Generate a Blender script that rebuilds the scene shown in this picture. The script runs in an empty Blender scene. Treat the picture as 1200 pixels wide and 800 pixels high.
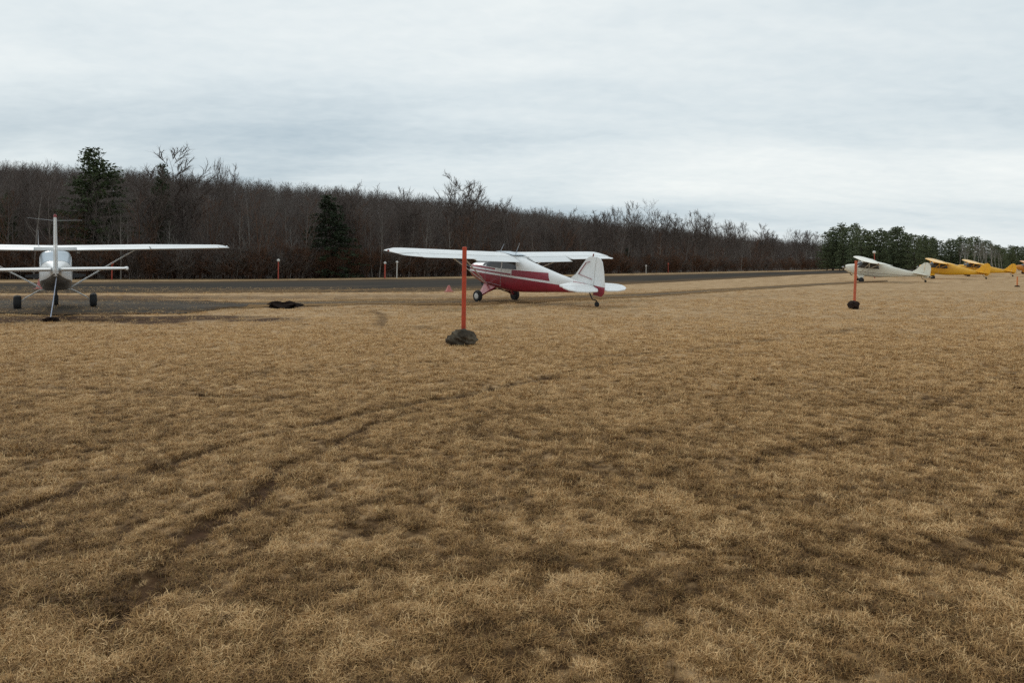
import bpy, math, random
import numpy as np
from mathutils import Matrix, Vector

scene = bpy.context.scene
R = math.radians
rnd = random.Random(11)
nrg = np.random.default_rng(5)

# ------------------------------------------------------------------ camera, sky, sun, exposure
EYE, FPX, HORIZON = 1.5, 850.0, 308.0          # metres, pixels (of the 1200 px wide photograph)
ROLL = R(0.25)                                  # the photograph leans a little: its horizon drops to the right
cam_data = bpy.data.cameras.new('camera')
cam = bpy.data.objects.new('camera', cam_data)
scene.collection.objects.link(cam)
cam.location = (0, 0, EYE)
cam.rotation_euler = (R(90), -ROLL, 0)
cam_data.sensor_width = 36
cam_data.lens = 36 * FPX / 1200
cam_data.shift_y = -(400 - HORIZON) / 1200
cam_data.clip_start = 0.05
cam_data.clip_end = 6000
scene.camera = cam

SUN_EL, SUN_AZ = R(38), R(-42)                  # azimuth measured from +Y towards +X: behind the field, to the left
world = bpy.data.worlds.new('World')
scene.world = world
world.use_nodes = True
wn, wl = world.node_tree.nodes, world.node_tree.links
wn.clear()
def W(t, **kw):
    n = wn.new(t)
    for k, v in kw.items(): setattr(n, k, v)
    return n
sky = W('ShaderNodeTexSky', sky_type='NISHITA', sun_disc=False, sun_elevation=SUN_EL, sun_rotation=SUN_AZ)
sky.air_density = 1.2; sky.dust_density = 2.0
tcw = W('ShaderNodeTexCoord')
sepw = W('ShaderNodeSeparateXYZ'); wl.new(tcw.outputs['Generated'], sepw.inputs[0])
zc = W('ShaderNodeMath', operation='MAXIMUM'); wl.new(sepw.outputs['Z'], zc.inputs[0]); zc.inputs[1].default_value = 0.0
za = W('ShaderNodeMath', operation='ADD'); wl.new(zc.outputs[0], za.inputs[0]); za.inputs[1].default_value = 0.17
dx = W('ShaderNodeMath', operation='DIVIDE'); wl.new(sepw.outputs['X'], dx.inputs[0]); wl.new(za.outputs[0], dx.inputs[1])
dy = W('ShaderNodeMath', operation='DIVIDE'); wl.new(sepw.outputs['Y'], dy.inputs[0]); wl.new(za.outputs[0], dy.inputs[1])
cmb = W('ShaderNodeCombineXYZ'); wl.new(dx.outputs[0], cmb.inputs[0]); wl.new(dy.outputs[0], cmb.inputs[1])
def sky_noise(scale, rot, stretch, loc, detail, rough, dist=0.0):
    mp = W('ShaderNodeMapping'); wl.new(cmb.outputs[0], mp.inputs[0])
    mp.inputs['Rotation'].default_value = (0, 0, rot); mp.inputs['Scale'].default_value = stretch; mp.inputs['Location'].default_value = loc
    n = W('ShaderNodeTexNoise'); wl.new(mp.outputs[0], n.inputs['Vector'])
    n.inputs['Scale'].default_value = scale; n.inputs['Detail'].default_value = detail
    n.inputs['Roughness'].default_value = rough; n.inputs['Distortion'].default_value = dist
    return n
big = sky_noise(0.55, R(16), (0.45, 1.25, 1), (3.1, 1.7, 0), 3, 0.45, 0.4)
mid = sky_noise(1.7, R(12), (0.6, 1.3, 1), (7.0, 2.0, 0), 4, 0.5, 0.4)
fine = sky_noise(13.0, R(-12), (0.9, 1.2, 1), (1.0, 9.0, 0), 3, 0.5, 0.3)
def wmath(op, a, b):
    m = W('ShaderNodeMath', operation=op)
    for i, v in enumerate((a, b)):
        if isinstance(v, (int, float)): m.inputs[i].default_value = v
        else: wl.new(v, m.inputs[i])
    return m.outputs[0]
dens = wmath('ADD', wmath('ADD', wmath('MULTIPLY', big.outputs[0], 0.70), wmath('MULTIPLY', mid.outputs[0], 0.22)), wmath('MULTIPLY', fine.outputs[0], 0.08))
def wstep(lo, hi, amount):                       # amount * smoothstep(height of the direction)
    m = W('ShaderNodeMapRange', interpolation_type='SMOOTHSTEP'); wl.new(sepw.outputs['Z'], m.inputs['Value'])
    m.inputs['From Min'].default_value = lo; m.inputs['From Max'].default_value = hi; m.inputs['To Min'].default_value = 0; m.inputs['To Max'].default_value = amount
    return m.outputs[0]
dens = wmath('ADD', wmath('MULTIPLY', wmath('SUBTRACT', dens, 0.5), 1.1), 0.5)
dens = wmath('ADD', dens, wmath('SUBTRACT', wstep(0.19, 0.38, 0.055), wstep(0.01, 0.10, 0.075)))   # thinner cloud low down and overhead
dens = wmath('ADD', dens, 0.055)
ramp = W('ShaderNodeValToRGB'); wl.new(dens, ramp.inputs[0])
e = ramp.color_ramp.elements
e[0].position = 0.34; e[0].color = (0.44, 0.545, 0.62, 1)
e[1].position = 0.70; e[1].color = (0.95, 0.985, 0.97, 1)
m_ = e.new(0.51); m_.color = (0.705, 0.785, 0.82, 1)
x10 = W('ShaderNodeMix', data_type='RGBA', blend_type='MULTIPLY'); x10.inputs[0].default_value = 1
wl.new(ramp.outputs[0], x10.inputs[6]); x10.inputs[7].default_value = (10, 10, 10, 1)
mixw = W('ShaderNodeMix', data_type='RGBA'); mixw.inputs[0].default_value = 0.94
wl.new(sky.outputs[0], mixw.inputs[6]); wl.new(x10.outputs[2], mixw.inputs[7])
bg = W('ShaderNodeBackground'); bg.inputs['Strength'].default_value = 0.1
wl.new(mixw.outputs[2], bg.inputs[0])
wo = W('ShaderNodeOutputWorld'); wl.new(bg.outputs[0], wo.inputs[0])

sd = bpy.data.lights.new('sun', 'SUN'); sun = bpy.data.objects.new('sun', sd); scene.collection.objects.link(sun)
sd.energy = 1.15; sd.angle = R(10); sd.color = (1.0, 0.95, 0.88)
sdir = Vector((math.sin(SUN_AZ) * math.cos(SUN_EL), math.cos(SUN_AZ) * math.cos(SUN_EL), math.sin(SUN_EL)))
sun.rotation_euler = sdir.to_track_quat('Z', 'Y').to_euler()
sun.location = (0, 0, 60)

scene.view_settings.view_transform = 'Standard'
scene.view_settings.look = 'None'
scene.view_settings.exposure = 0.0
scene.view_settings.gamma = 1.0
scene.view_settings.use_curve_mapping = False
scene.render.engine = 'CYCLES'
scene.cycles.max_bounces = 4
scene.cycles.diffuse_bounces = 2
scene.cycles.glossy_bounces = 2
scene.cycles.use_denoising = False
scene.cycles.sample_clamp_indirect = 1.5
scene.cycles.sample_clamp_direct = 4.0

COL = scene.collection
def level(px, py):
    """photo pixel with the lean of the horizon taken out"""
    u, v = px - 600, py - HORIZON
    return 600 + u * math.cos(ROLL) + v * math.sin(ROLL), HORIZON - u * math.sin(ROLL) + v * math.cos(ROLL)
def ground_at(px, py):
    """ground point (X, Y) seen at a pixel of the photograph"""
    px, py = level(px, py)
    Z = EYE * FPX / (py - HORIZON)
    return ((px - 600) / FPX * Z, Z)

# ------------------------------------------------------------------ noise in numpy
def _hash(ix, iy, seed):
    h = (ix.astype(np.int64) * 374761393 + iy.astype(np.int64) * 668265263 + seed * 974711) & 0x7fffffff
    h = ((h ^ (h >> 13)) * 1274126177) & 0x7fffffff
    return ((h ^ (h >> 16)) & 0xffff) / 65535.0
def vnoise(x, y, seed=0):
    ix, iy = np.floor(x), np.floor(y)
    fx, fy = x - ix, y - iy
    fx, fy = fx * fx * (3 - 2 * fx), fy * fy * (3 - 2 * fy)
    a, b = _hash(ix, iy, seed), _hash(ix + 1, iy, seed)
    c, d = _hash(ix, iy + 1, seed), _hash(ix + 1, iy + 1, seed)
    return (a * (1 - fx) + b * fx) * (1 - fy) + (c * (1 - fx) + d * fx) * fy
def fbm(x, y, seed=0, octv=4, rough=0.5):
    s, amp, tot, f = 0, 1.0, 0, 1.0
    for o in range(octv):
        s = s + amp * vnoise(x * f + 13.7 * o, y * f - 7.3 * o, seed + o); tot += amp
        amp *= rough; f *= 2.03
    return s / tot

# ------------------------------------------------------------------ materials
MATS = {}
class NT:
    def __init__(self, name):
        self.m = bpy.data.materials.new(name); self.m.use_nodes = True
        self.n, self.l = self.m.node_tree.nodes, self.m.node_tree.links
        self.b = self.n['Principled BSDF']
    def node(self, t, **kw):
        n = self.n.new(t)
        for k, v in kw.items(): setattr(n, k, v)
        return n
    def put(self, sock, v):
        if isinstance(v, bpy.types.NodeSocket): self.l.new(v, sock)
        elif isinstance(v, (tuple, list)) and len(v) == 3 and sock.type == 'RGBA': sock.default_value = (*v, 1)
        else: sock.default_value = v
    def math(self, op, a, b=0.0, clamp=False):
        n = self.node('ShaderNodeMath', operation=op, use_clamp=clamp); self.put(n.inputs[0], a); self.put(n.inputs[1], b); return n.outputs[0]
    def mix(self, f, a, b, blend='MIX'):
        n = self.node('ShaderNodeMix', data_type='RGBA', blend_type=blend); self.put(n.inputs[0], f); self.put(n.inputs[6], a); self.put(n.inputs[7], b); return n.outputs[2]
    def coord(self, which='Object'):
        if which == 'Position': return self.node('ShaderNodeNewGeometry').outputs['Position']
        return self.node('ShaderNodeTexCoord').outputs[which]
    def noise(self, vec, scale, detail=3, rough=0.5, stretch=None):
        if stretch:
            mp = self.node('ShaderNodeMapping'); self.l.new(vec, mp.inputs[0]); mp.inputs['Scale'].default_value = stretch; vec = mp.outputs[0]
        n = self.node('ShaderNodeTexNoise'); self.l.new(vec, n.inputs['Vector'])
        n.inputs['Scale'].default_value = scale; n.inputs['Detail'].default_value = detail; n.inputs['Roughness'].default_value = rough
        return n.outputs[0]
    def ramp(self, f, stops):
        n = self.node('ShaderNodeValToRGB'); self.l.new(f, n.inputs[0]); el = n.color_ramp.elements
        while len(el) < len(stops): el.new(0.5)
        for q, (p, c) in zip(el, stops): q.position = p; q.color = (*c, 1) if len(c) == 3 else c
        return n.outputs[0]
    def attr(self, name, kind='GEOMETRY'):
        return self.node('ShaderNodeAttribute', attribute_type=kind, attribute_name=name).outputs['Fac']
    def bump(self, h, strength, dist):
        n = self.node('ShaderNodeBump'); self.l.new(h, n.inputs['Height']); n.inputs['Strength'].default_value = strength; n.inputs['Distance'].default_value = dist
        self.l.new(n.outputs[0], self.b.inputs['Normal'])

def simple(name, col, rough=0.5, var=0.12, scale=6.0, metal=0.0, coat=0.0, spec=0.5):
    if name in MATS: return MATS[name]
    t = NT(name)
    nz = t.noise(t.coord(), scale, 4, 0.6)
    dark = tuple(c * (1 - var) for c in col); lite = tuple(min(c * (1 + var), 0.95) for c in col)
    t.put(t.b.inputs['Base Color'], t.ramp(nz, [(0.3, dark), (0.7, lite)]))
    t.put(t.b.inputs['Roughness'], t.math('ADD', t.math('MULTIPLY', nz, 0.18), rough - 0.09))
    t.put(t.b.inputs['Metallic'], metal); t.put(t.b.inputs['Coat Weight'], coat); t.put(t.b.inputs['Coat Roughness'], 0.12)
    t.put(t.b.inputs['Specular IOR Level'], spec)
    MATS[name] = t.m
    return t.m
white_paint = simple('white_paint', (0.78, 0.79, 0.78), 0.38, 0.05, 1.6, coat=0.25)
cream_paint = simple('cream_paint', (0.80, 0.77, 0.66), 0.4, 0.05, 1.6, coat=0.2)
yellow_paint = simple('yellow_paint', (0.86, 0.45, 0.028), 0.42, 0.08, 1.6, coat=0.25)
orange_paint = simple('orange_paint', (0.66, 0.26, 0.03), 0.42, 0.08, 1.6, coat=0.2)
red_paint = simple('red_paint', (0.27, 0.014, 0.030), 0.35, 0.1, 2.0, coat=0.3)
post_orange = simple('post_orange', (0.45, 0.050, 0.014), 0.6, 0.32, 5)
post_red = simple('post_red', (0.36, 0.055, 0.03), 0.6, 0.2, 9)
post_white = simple('post_white', (0.62, 0.6, 0.56), 0.6, 0.12, 9)
marker_pink = simple('marker_pink', (0.42, 0.13, 0.11), 0.6, 0.15, 9)
rubber = simple('tyre_rubber', (0.018, 0.018, 0.019), 0.8, 0.3, 12)
dark_metal = simple('dark_metal', (0.05, 0.05, 0.052), 0.45, 0.2, 9, metal=0.6)
bare_metal = simple('bare_metal', (0.42, 0.42, 0.43), 0.35, 0.1, 9, metal=0.9)
glass_dark = simple('dark_window', (0.035, 0.033, 0.032), 0.12, 0.2, 3, spec=0.7)
glass_pale = simple('pale_window', (0.45, 0.51, 0.56), 0.10, 0.1, 3, coat=0.6, spec=0.9)  # pale base colour paints the reflected sky into the rear window
skylight_m = simple('skylight_tint', (0.25, 0.36, 0.44), 0.15, 0.1, 3, coat=0.4)
beacon_red = simple('beacon_red', (0.20, 0.02, 0.018), 0.25, 0.1, 5)
rope_m = simple('rope', (0.42, 0.46, 0.55), 0.8, 0.2, 30)
soil_dark = simple('dark_soil', (0.016, 0.010, 0.008), 0.95, 0.5, 14, spec=0.05)
seam_m = simple('seam_line', (0.42, 0.45, 0.47), 0.6, 0.1, 4)

def make_rock():
    t = NT('boulder_stone'); c = t.coord('Object')
    n1 = t.noise(c, 5, 6, 0.65); n2 = t.noise(c, 28, 4, 0.6)
    col = t.ramp(n1, [(0.30, (0.018, 0.014, 0.010)), (0.48, (0.060, 0.045, 0.030)), (0.70, (0.24, 0.20, 0.145))])
    col = t.mix(t.math('MULTIPLY', n2, 0.5), col, (0.07, 0.062, 0.05))
    t.put(t.b.inputs['Base Color'], col); t.put(t.b.inputs['Roughness'], 0.95); t.put(t.b.inputs['Specular IOR Level'], 0.1); t.bump(n2, 0.5, 0.02); return t.m
rock_m = make_rock()

# ------------------------------------------------------------------ mesh builder
class MB:
    def __init__(self): self.v, self.f = [], []
    def add(self, vs, fs):
        o = len(self.v); self.v += [tuple(map(float, p)) for p in vs]; self.f += [tuple(i + o for i in q) for q in fs]; return self
    def loft(self, rings, cap0=True, cap1=True, closed=True):
        n = len(rings[0]); vs = [p for r in rings for p in r]; fs = []
        for i in range(len(rings) - 1):
            for j in range(n if closed else n - 1):
                k = (j + 1) % n
                fs.append((i * n + j, i * n + k, (i + 1) * n + k, (i + 1) * n + j))
        if closed and cap0: fs.append(tuple(reversed(range(n))))
        if closed and cap1: fs.append(tuple(range((len(rings) - 1) * n, len(rings) * n)))
        return self.add(vs, fs)
    def tube(self, pts, rad, n=8, flat=1.0):
        pts = [Vector(p) for p in pts]
        if isinstance(rad, (int, float)): rad = [rad] * len(pts)
        rings = []
        for i, p in enumerate(pts):
            d = (pts[min(i + 1, len(pts) - 1)] - pts[max(i - 1, 0)]).normalized()
            ref = Vector((0, 0, 1)) if abs(d.z) < 0.9 else Vector((1, 0, 0))
            a = d.cross(ref).normalized(); b = d.cross(a).normalized()
            rings.append([p + (a * math.cos(t) + b * math.sin(t) * flat) * rad[i] for t in [2 * math.pi * k / n for k in range(n)]])
        return self.loft(rings)
    def lathe(self, prof, axis='z', n=20, c=(0, 0, 0)):
        rings = []
        for r, h in prof:
            ring = []
            for k in range(n):
                t = 2 * math.pi * k / n; u, w = r * math.cos(t), r * math.sin(t)
                p = {'z': (u, w, h), 'y': (w, h, u), 'x': (h, u, w)}[axis]
                ring.append((p[0] + c[0], p[1] + c[1], p[2] + c[2]))
            rings.append(ring)
        return self.loft(rings)
    def prism(self, poly, thick, plane='xz', at=0.0, taper=None):
        """polygon (a, b) extruded +-thick/2 across the plane's normal"""
        vs, n = [], len(poly)
        for s in (-1, 1):
            for i, (a, b) in enumerate(poly):
                h = s * (taper[i] if taper else thick) / 2 + at
                vs.append({'xz': (a, h, b), 'xy': (a, b, h), 'yz': (h, a, b)}[plane])
        fs = [tuple(reversed(range(n))), tuple(range(n, 2 * n))] + [(i, (i + 1) % n, n + (i + 1) % n, n + i) for i in range(n)]
        return self.add(vs, fs)
    def box(self, c, s):
        x, y, z = c; a, b, d = s[0] / 2, s[1] / 2, s[2] / 2
        return self.prism([(x - a, y - b), (x + a, y - b), (x + a, y + b), (x - a, y + b)], 2 * d, 'xy', z)
    def mesh(self, name, mat, smooth=True, angle=35):
        me = bpy.data.meshes.new(name); me.from_pydata(self.v, [], self.f); me.materials.append(mat)
        import bmesh
        bm = bmesh.new(); bm.from_mesh(me); bmesh.ops.recalc_face_normals(bm, faces=bm.faces)
        if smooth:
            for f in bm.faces: f.smooth = True
            for ed in bm.edges:
                if len(ed.link_faces) == 2 and ed.calc_face_angle(0) > R(angle): ed.smooth = False
        bm.to_mesh(me); bm.free()
        return me
    def build(self, name, mat, parent=None, smooth=True, angle=35, mtx=None):
        o = bpy.data.objects.new(name, self.mesh(name, mat, smooth, angle)); COL.objects.link(o)
        if parent: o.parent = parent
        if mtx is not None: o.matrix_local = mtx
        return o
def fast_mesh(name, V, F, mat, attrs=None):
    """V (n,3) and F (m,3 or 4) numpy arrays to a mesh"""
    V = np.asarray(V, np.float32); F = np.asarray(F, np.int32); k = F.shape[1]
    me = bpy.data.meshes.new(name)
    me.vertices.add(len(V)); me.vertices.foreach_set('co', V.ravel())
    me.loops.add(F.size); me.loops.foreach_set('vertex_index', F.ravel())
    me.polygons.add(len(F)); me.polygons.foreach_set('loop_start', np.arange(0, F.size, k, dtype=np.int32))
    if attrs:
        for an, av in attrs.items():
            a = me.attributes.new(an, 'FLOAT', 'POINT'); a.data.foreach_set('value', np.asarray(av, np.float32))
    me.materials.append(mat); me.update(calc_edges=True); me.validate()
    return me
def link(name, me, parent=None):
    o = bpy.data.objects.new(name, me); COL.objects.link(o)
    if parent: o.parent = parent
    return o
def tag(o, label=None, cat=None, group=None, kind=None):
    for k, v in (('label', label), ('category', cat), ('group', group), ('kind', kind)):
        if v: o[k] = v
    return o
def thing(name, label, cat, loc=(0, 0, 0), rz=0.0, group=None):
    o = bpy.data.objects.new(name, None); COL.objects.link(o)
    o.empty_display_size = 0.3; o.location = loc; o.rotation_euler = (0, 0, rz)
    return tag(o, label, cat, group)
def copy_tree(o, parent=None):
    c = o.copy(); COL.objects.link(c)
    if parent: c.parent = parent
    for ch in o.children: copy_tree(ch, c)
    return c
def scatter(name, pts, rot, scl, idx, tone, protos, kind='stuff', label=None, cat=None):
    """one object of uncountable stuff: points that carry small meshes through geometry nodes"""
    coll = bpy.data.collections.new(name + '_sources')
    for i, me in enumerate(protos): coll.objects.link(bpy.data.objects.new('%s_source_%02d' % (name, i), me))
    me = bpy.data.meshes.new(name); P = np.asarray(pts, np.float32)
    me.vertices.add(len(P)); me.vertices.foreach_set('co', P.ravel())
    for an, ty, dat in (('rot', 'FLOAT_VECTOR', rot), ('scl', 'FLOAT_VECTOR', scl), ('idx', 'INT', idx), ('tone', 'FLOAT', tone)):
        a = me.attributes.new(an, ty, 'POINT')
        d = np.asarray(dat, np.int32 if ty == 'INT' else np.float32)
        a.data.foreach_set('vector' if ty == 'FLOAT_VECTOR' else 'value', d.ravel())
    o = link(name, me)
    ng = bpy.data.node_groups.new(name, 'GeometryNodeTree')
    ng.interface.new_socket('Geometry', in_out='INPUT', socket_type='NodeSocketGeometry')
    ng.interface.new_socket('Geometry', in_out='OUTPUT', socket_type='NodeSocketGeometry')
    N, L = ng.nodes, ng.links
    gi, go = N.new('NodeGroupInput'), N.new('NodeGroupOutput')
    ci = N.new('GeometryNodeCollectionInfo'); ci.inputs['Collection'].default_value = coll
    ci.inputs['Separate Children'].default_value = True; ci.inputs['Reset Children'].default_value = True
    ip = N.new('GeometryNodeInstanceOnPoints'); ip.inputs['Pick Instance'].default_value = True
    def na(nm, ty):
        n = N.new('GeometryNodeInputNamedAttribute'); n.data_type = ty; n.inputs[0].default_value = nm
        return [s for s in n.outputs if s.name == 'Attribute' and s.enabled][0]
    L.new(gi.outputs[0], ip.inputs['Points']); L.new(ci.outputs[0], ip.inputs['Instance'])
    L.new(na('idx', 'INT'), ip.inputs['Instance Index'])
    L.new(na('rot', 'FLOAT_VECTOR'), ip.inputs['Rotation']); L.new(na('scl', 'FLOAT_VECTOR'), ip.inputs['Scale'])
    L.new(ip.outputs[0], go.inputs[0])
    md = o.modifiers.new('scatter', 'NODES'); md.node_group = ng
    return tag(o, label, cat, None, kind)

# ------------------------------------------------------------------ ground layout
def G(pts): return np.array([ground_at(*p) for p in pts])
runway_far = G([(-420, 334), (0, 331.2), (250, 329.5), (500, 326.6), (760, 322.0), (950, 317.6), (1060, 314.6), (1130, 314.2)])
runway_near = G([(-420, 345), (0, 343.6), (250, 343.2), (500, 342), (640, 337.5), (760, 332.0), (950, 321.8), (1060, 318.0), (1130, 316.4)])
taxi_far = G([(-420, 353), (0, 352.5), (180, 353), (290, 354), (420, 351), (560, 350), (740, 344), (960, 332.0), (1040, 328.5)])
taxi_near = G([(-420, 367), (0, 367.5), (140, 368), (260, 362), (420, 357), (560, 358), (740, 349), (960, 334.5), (1040, 330)])
ruts = [  # (polyline in photo pixels, half width m, strength)
    ([(760, 424), (690, 432), (600, 452), (520, 469), (430, 483), (350, 504), (270, 521), (170, 552), (90, 572), (0, 600), (-120, 640)], 0.07, 1.0),
    ([(500, 478), (430, 500), (385, 528), (330, 550), (295, 588), (245, 610), (195, 660), (120, 740)], 0.06, 1.0),
    ([(1200, 405), (1085, 468), (1020, 492), (955, 522), (850, 560)], 0.07, 0.32),
    ([(1200, 428), (1110, 472), (1040, 500), (985, 522)], 0.07, 0.28),
    ([(1010, 384), (940, 395), (870, 402), (800, 413), (690, 418)], 0.10, 0.55),
    ([(0, 455), (70, 456), (150, 460), (260, 466), (330, 466)], 0.10, 0.5),
    ([(436, 364), (447, 368), (448, 376), (444, 382)], 0.12, 0.8),
    ([(490, 383), (502, 385)], 0.18, 0.5),
    ([(560, 510), (640, 516), (700, 508)], 0.08, 0.4),
]
pale_spots = [(725, 630, .22), (640, 620, .20), (545, 695, .26), (436, 742, .14), (840, 622, .22), (790, 600, .2), (930, 556, .3), (1010, 545, .3), (690, 688, .15), (1170, 700, .3), (270, 735, .25), (900, 770, .3), (770, 585, .2), (60, 760, .2), (1080, 610, .3), (400, 640, .2)]
def seg_dist(px, py, a, b):
    d = b - a; t = np.clip(((px - a[0]) * d[0] + (py - a[1]) * d[1]) / max(d @ d, 1e-9), 0, 1)
    return np.hypot(px - a[0] - t * d[0], py - a[1] - t * d[1])
def rut_mask(x, y):
    m = np.zeros_like(x)
    for pl, hw, s in ruts:
        q = G(pl); dist = np.full_like(x, 1e9)
        for a, b in zip(q[:-1], q[1:]): dist = np.minimum(dist, seg_dist(x, y, a, b))
        wob = dist + (fbm(x * 2.5, y * 2.5, 40, 3) - 0.5) * 0.12
        brk = np.clip((fbm(x * 1.6, y * 1.6, 44, 3) - 0.27) * 5, 0.5, 1)
        m = np.maximum(m, np.clip(1.6 - wob / hw * 0.9, 0, 1) * s * brk)
    return m
def pale_mask(x, y):
    m = np.zeros_like(x)
    for px, py, r in pale_spots:
        c = ground_at(px, py)
        d = np.hypot((x - c[0]) * 0.75, (y - c[1])) + (fbm(x * 4, y * 4, 60, 3) - 0.5) * 0.25
        m = np.maximum(m, np.clip(1.25 - d / r, 0, 1))
    return m
dirt_shade_c = [(*ground_at(120, 374), 4.8, 0.85), (*ground_at(215, 372), 2.6, 0.75), (*ground_at(20, 374), 3.2, 0.8), (*ground_at(250, 359), 3.2, .85), (*ground_at(310, 359), 2.2, 0.65), (*ground_at(430, 356), 3.5, .45), (*ground_at(60, 348.5), 8, .75), (*ground_at(260, 349), 7, .6), (*ground_at(480, 347.5), 7, .5),
          (*ground_at(630, 356), 3.8, 0.35), (*ground_at(800, 347), 6, 0.3)]  # first entry paints the red aeroplane's shadow into the ground colour
def dirt_shade_mask(x, y):
    m = np.zeros_like(x)
    for cx, cy, rx, rs in dirt_shade_c:
        d = np.hypot((x - cx) / rx, (y - cy) / (rx * 0.30)) + (fbm(x * 1.3, y * 1.3, 70, 4) - 0.5) * 1.1
        m = np.maximum(m, np.clip((1.2 - d) * 2, 0, 1) * rs * 1.2)
    return np.clip(m, 0, 1)
def field_tone(x, y):
    """0 dark thatch .. 1 bleached straw: tone of the grass at a spot, lightened with distance"""
    t = 0.18 * fbm(x * 0.6, y * 0.6, 3, 3, 0.6) + 0.17 * fbm(x * 3.4, y * 3.4, 9, 3, 0.6) + 0.65 * fbm(x * 15, y * 15, 15, 2, 0.6)
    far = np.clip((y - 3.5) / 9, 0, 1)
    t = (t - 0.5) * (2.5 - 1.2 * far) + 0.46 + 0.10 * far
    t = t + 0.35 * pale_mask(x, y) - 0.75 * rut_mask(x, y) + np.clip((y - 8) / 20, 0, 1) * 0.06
    return np.clip(t, 0, 1)
def ground_h(x, y):
    near = np.clip(1 - (y - 16) / 8, 0, 1) * np.clip((y + 12) / 4, 0, 1)
    return near * ((fbm(x * 0.7, y * 0.7, 21, 3) - 0.5) * 0.06 + (fbm(x * 4.5, y * 4.5, 25, 3) - 0.5) * 0.016 - 0.03 * rut_mask(x, y))

# ground sheet: finer where it is near
zs = np.concatenate([np.linspace(-900, -30, 10), np.linspace(-25, 0.5, 14), 0.5 + np.geomspace(0.6, 60, 420), np.geomspace(62, 3200, 60)])
us = np.linspace(-1, 1, 321); us = np.sign(us) * np.abs(us) ** 1.15
hwid = np.where(zs < 70, np.abs(zs) * 0.95 + 3, np.abs(zs) * 1.4)
hwid = np.where(zs < -20, 900, hwid)
GX = hwid[:, None] * us[None, :]; GY = np.repeat(zs[:, None], len(us), 1)
gx, gy = GX.ravel(), GY.ravel()
GZ = ground_h(gx, gy)
nr, nc = GX.shape
ii = np.arange((nr - 1) * (nc - 1)); r_, c_ = ii // (nc - 1), ii % (nc - 1); b0 = r_ * nc + c_
GF = np.stack([b0, b0 + 1, b0 + nc + 1, b0 + nc], 1)
def ground_mat():
    t = NT('dry_field'); p = t.coord('Position')
    tone = t.attr('tone'); dirt_shade = t.attr('dirt_shade')
    n1 = t.noise(p, 9, 5, 0.65); n2 = t.noise(p, 55, 3, 0.6); n3 = t.noise(p, 0.22, 4, 0.55, (1, 2.2, 1)); n4 = t.noise(p, 1.6, 5, 0.65, (1, 2.6, 1))
    f = t.math('ADD', t.math('MULTIPLY', tone, 0.40), t.math('MULTIPLY', n1, 0.2))
    f = t.math('ADD', f, t.math('MULTIPLY', n2, 0.12)); f = t.math('ADD', f, t.math('MULTIPLY', n3, 0.2)); f = t.math('ADD', f, t.math('MULTIPLY', n4, 0.16))
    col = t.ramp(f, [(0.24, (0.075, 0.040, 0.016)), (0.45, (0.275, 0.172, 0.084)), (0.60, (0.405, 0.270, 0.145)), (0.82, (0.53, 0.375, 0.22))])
    d = t.math('MULTIPLY', t.math('ADD', dirt_shade, t.math('MULTIPLY', t.math('SUBTRACT', n1, 0.5), 0.8)), dirt_shade, True)
    col = t.mix(d, col, t.ramp(n1, [(0.3, (0.030, 0.014, 0.006)), (0.7, (0.092, 0.046, 0.022))]))
    t.put(t.b.inputs['Base Color'], col); t.put(t.b.inputs['Roughness'], 0.95); t.put(t.b.inputs['Specular IOR Level'], 0.1)
    t.bump(t.math('ADD', n1, t.math('MULTIPLY', n2, 0.6)), 0.7, 0.03)
    return t.m
gmesh = fast_mesh('ground', np.stack([gx, gy, GZ], 1), GF, ground_mat(), {'tone': field_tone(gx, gy) - 0.50 * np.clip((12 - gy) / 9, 0, 1), 'dirt_shade': np.maximum(dirt_shade_mask(gx, gy), rut_mask(gx, gy) * np.clip((20 - gy) / 10, 0.5, 0.95))})  # tone lowered towards the camera, beneath the denser tufts
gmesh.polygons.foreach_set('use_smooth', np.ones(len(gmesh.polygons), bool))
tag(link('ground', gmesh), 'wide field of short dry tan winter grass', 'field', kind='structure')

def resample(P, n):
    d = np.r_[0, np.cumsum(np.hypot(*np.diff(P, axis=0).T))]; s = np.linspace(0, 1, n) ** 1.0 * d[-1]
    return np.stack([np.interp(s, d, P[:, 0]), np.interp(s, d, P[:, 1])], 1)
def ribbon(name, A, B, z, mat, n=260, m=14, rag=0.25, label=None, cat=None):
    A, B = resample(A, n), resample(B, n); V = []
    w = np.linspace(0, 1, m)
    P = A[:, None, :] * (1 - w)[None, :, None] + B[:, None, :] * w[None, :, None]
    e = np.zeros(m); e[0] = -1; e[-1] = 1
    dirv = (B - A) / np.linalg.norm(B - A, axis=1)[:, None]
    jit = (fbm(P[..., 0] * 0.8, P[..., 1] * 0.8, 80, 4) - 0.5) * 2 * rag
    P = P + dirv[:, None, :] * (e[None, :] * jit)[..., None]
    V = np.concatenate([P.reshape(-1, 2), np.full((n * m, 1), z)], 1)
    i = np.arange((n - 1) * (m - 1)); r, c = i // (m - 1), i % (m - 1); b = r * m + c
    edge = np.minimum(w, 1 - w) * 2
    al = np.r_[0, np.cumsum(np.hypot(*np.diff((A + B) / 2, axis=0).T))]; wd = np.linalg.norm(B - A, axis=1)
    me = fast_mesh(name, V, np.stack([b, b + 1, b + m + 1, b + m], 1), mat, {'edge': np.tile(edge, n), 'along': np.repeat(al, m), 'across': (w[None, :] * wd[:, None]).ravel()})
    return tag(link(name, me), label, cat, kind='structure')
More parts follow.
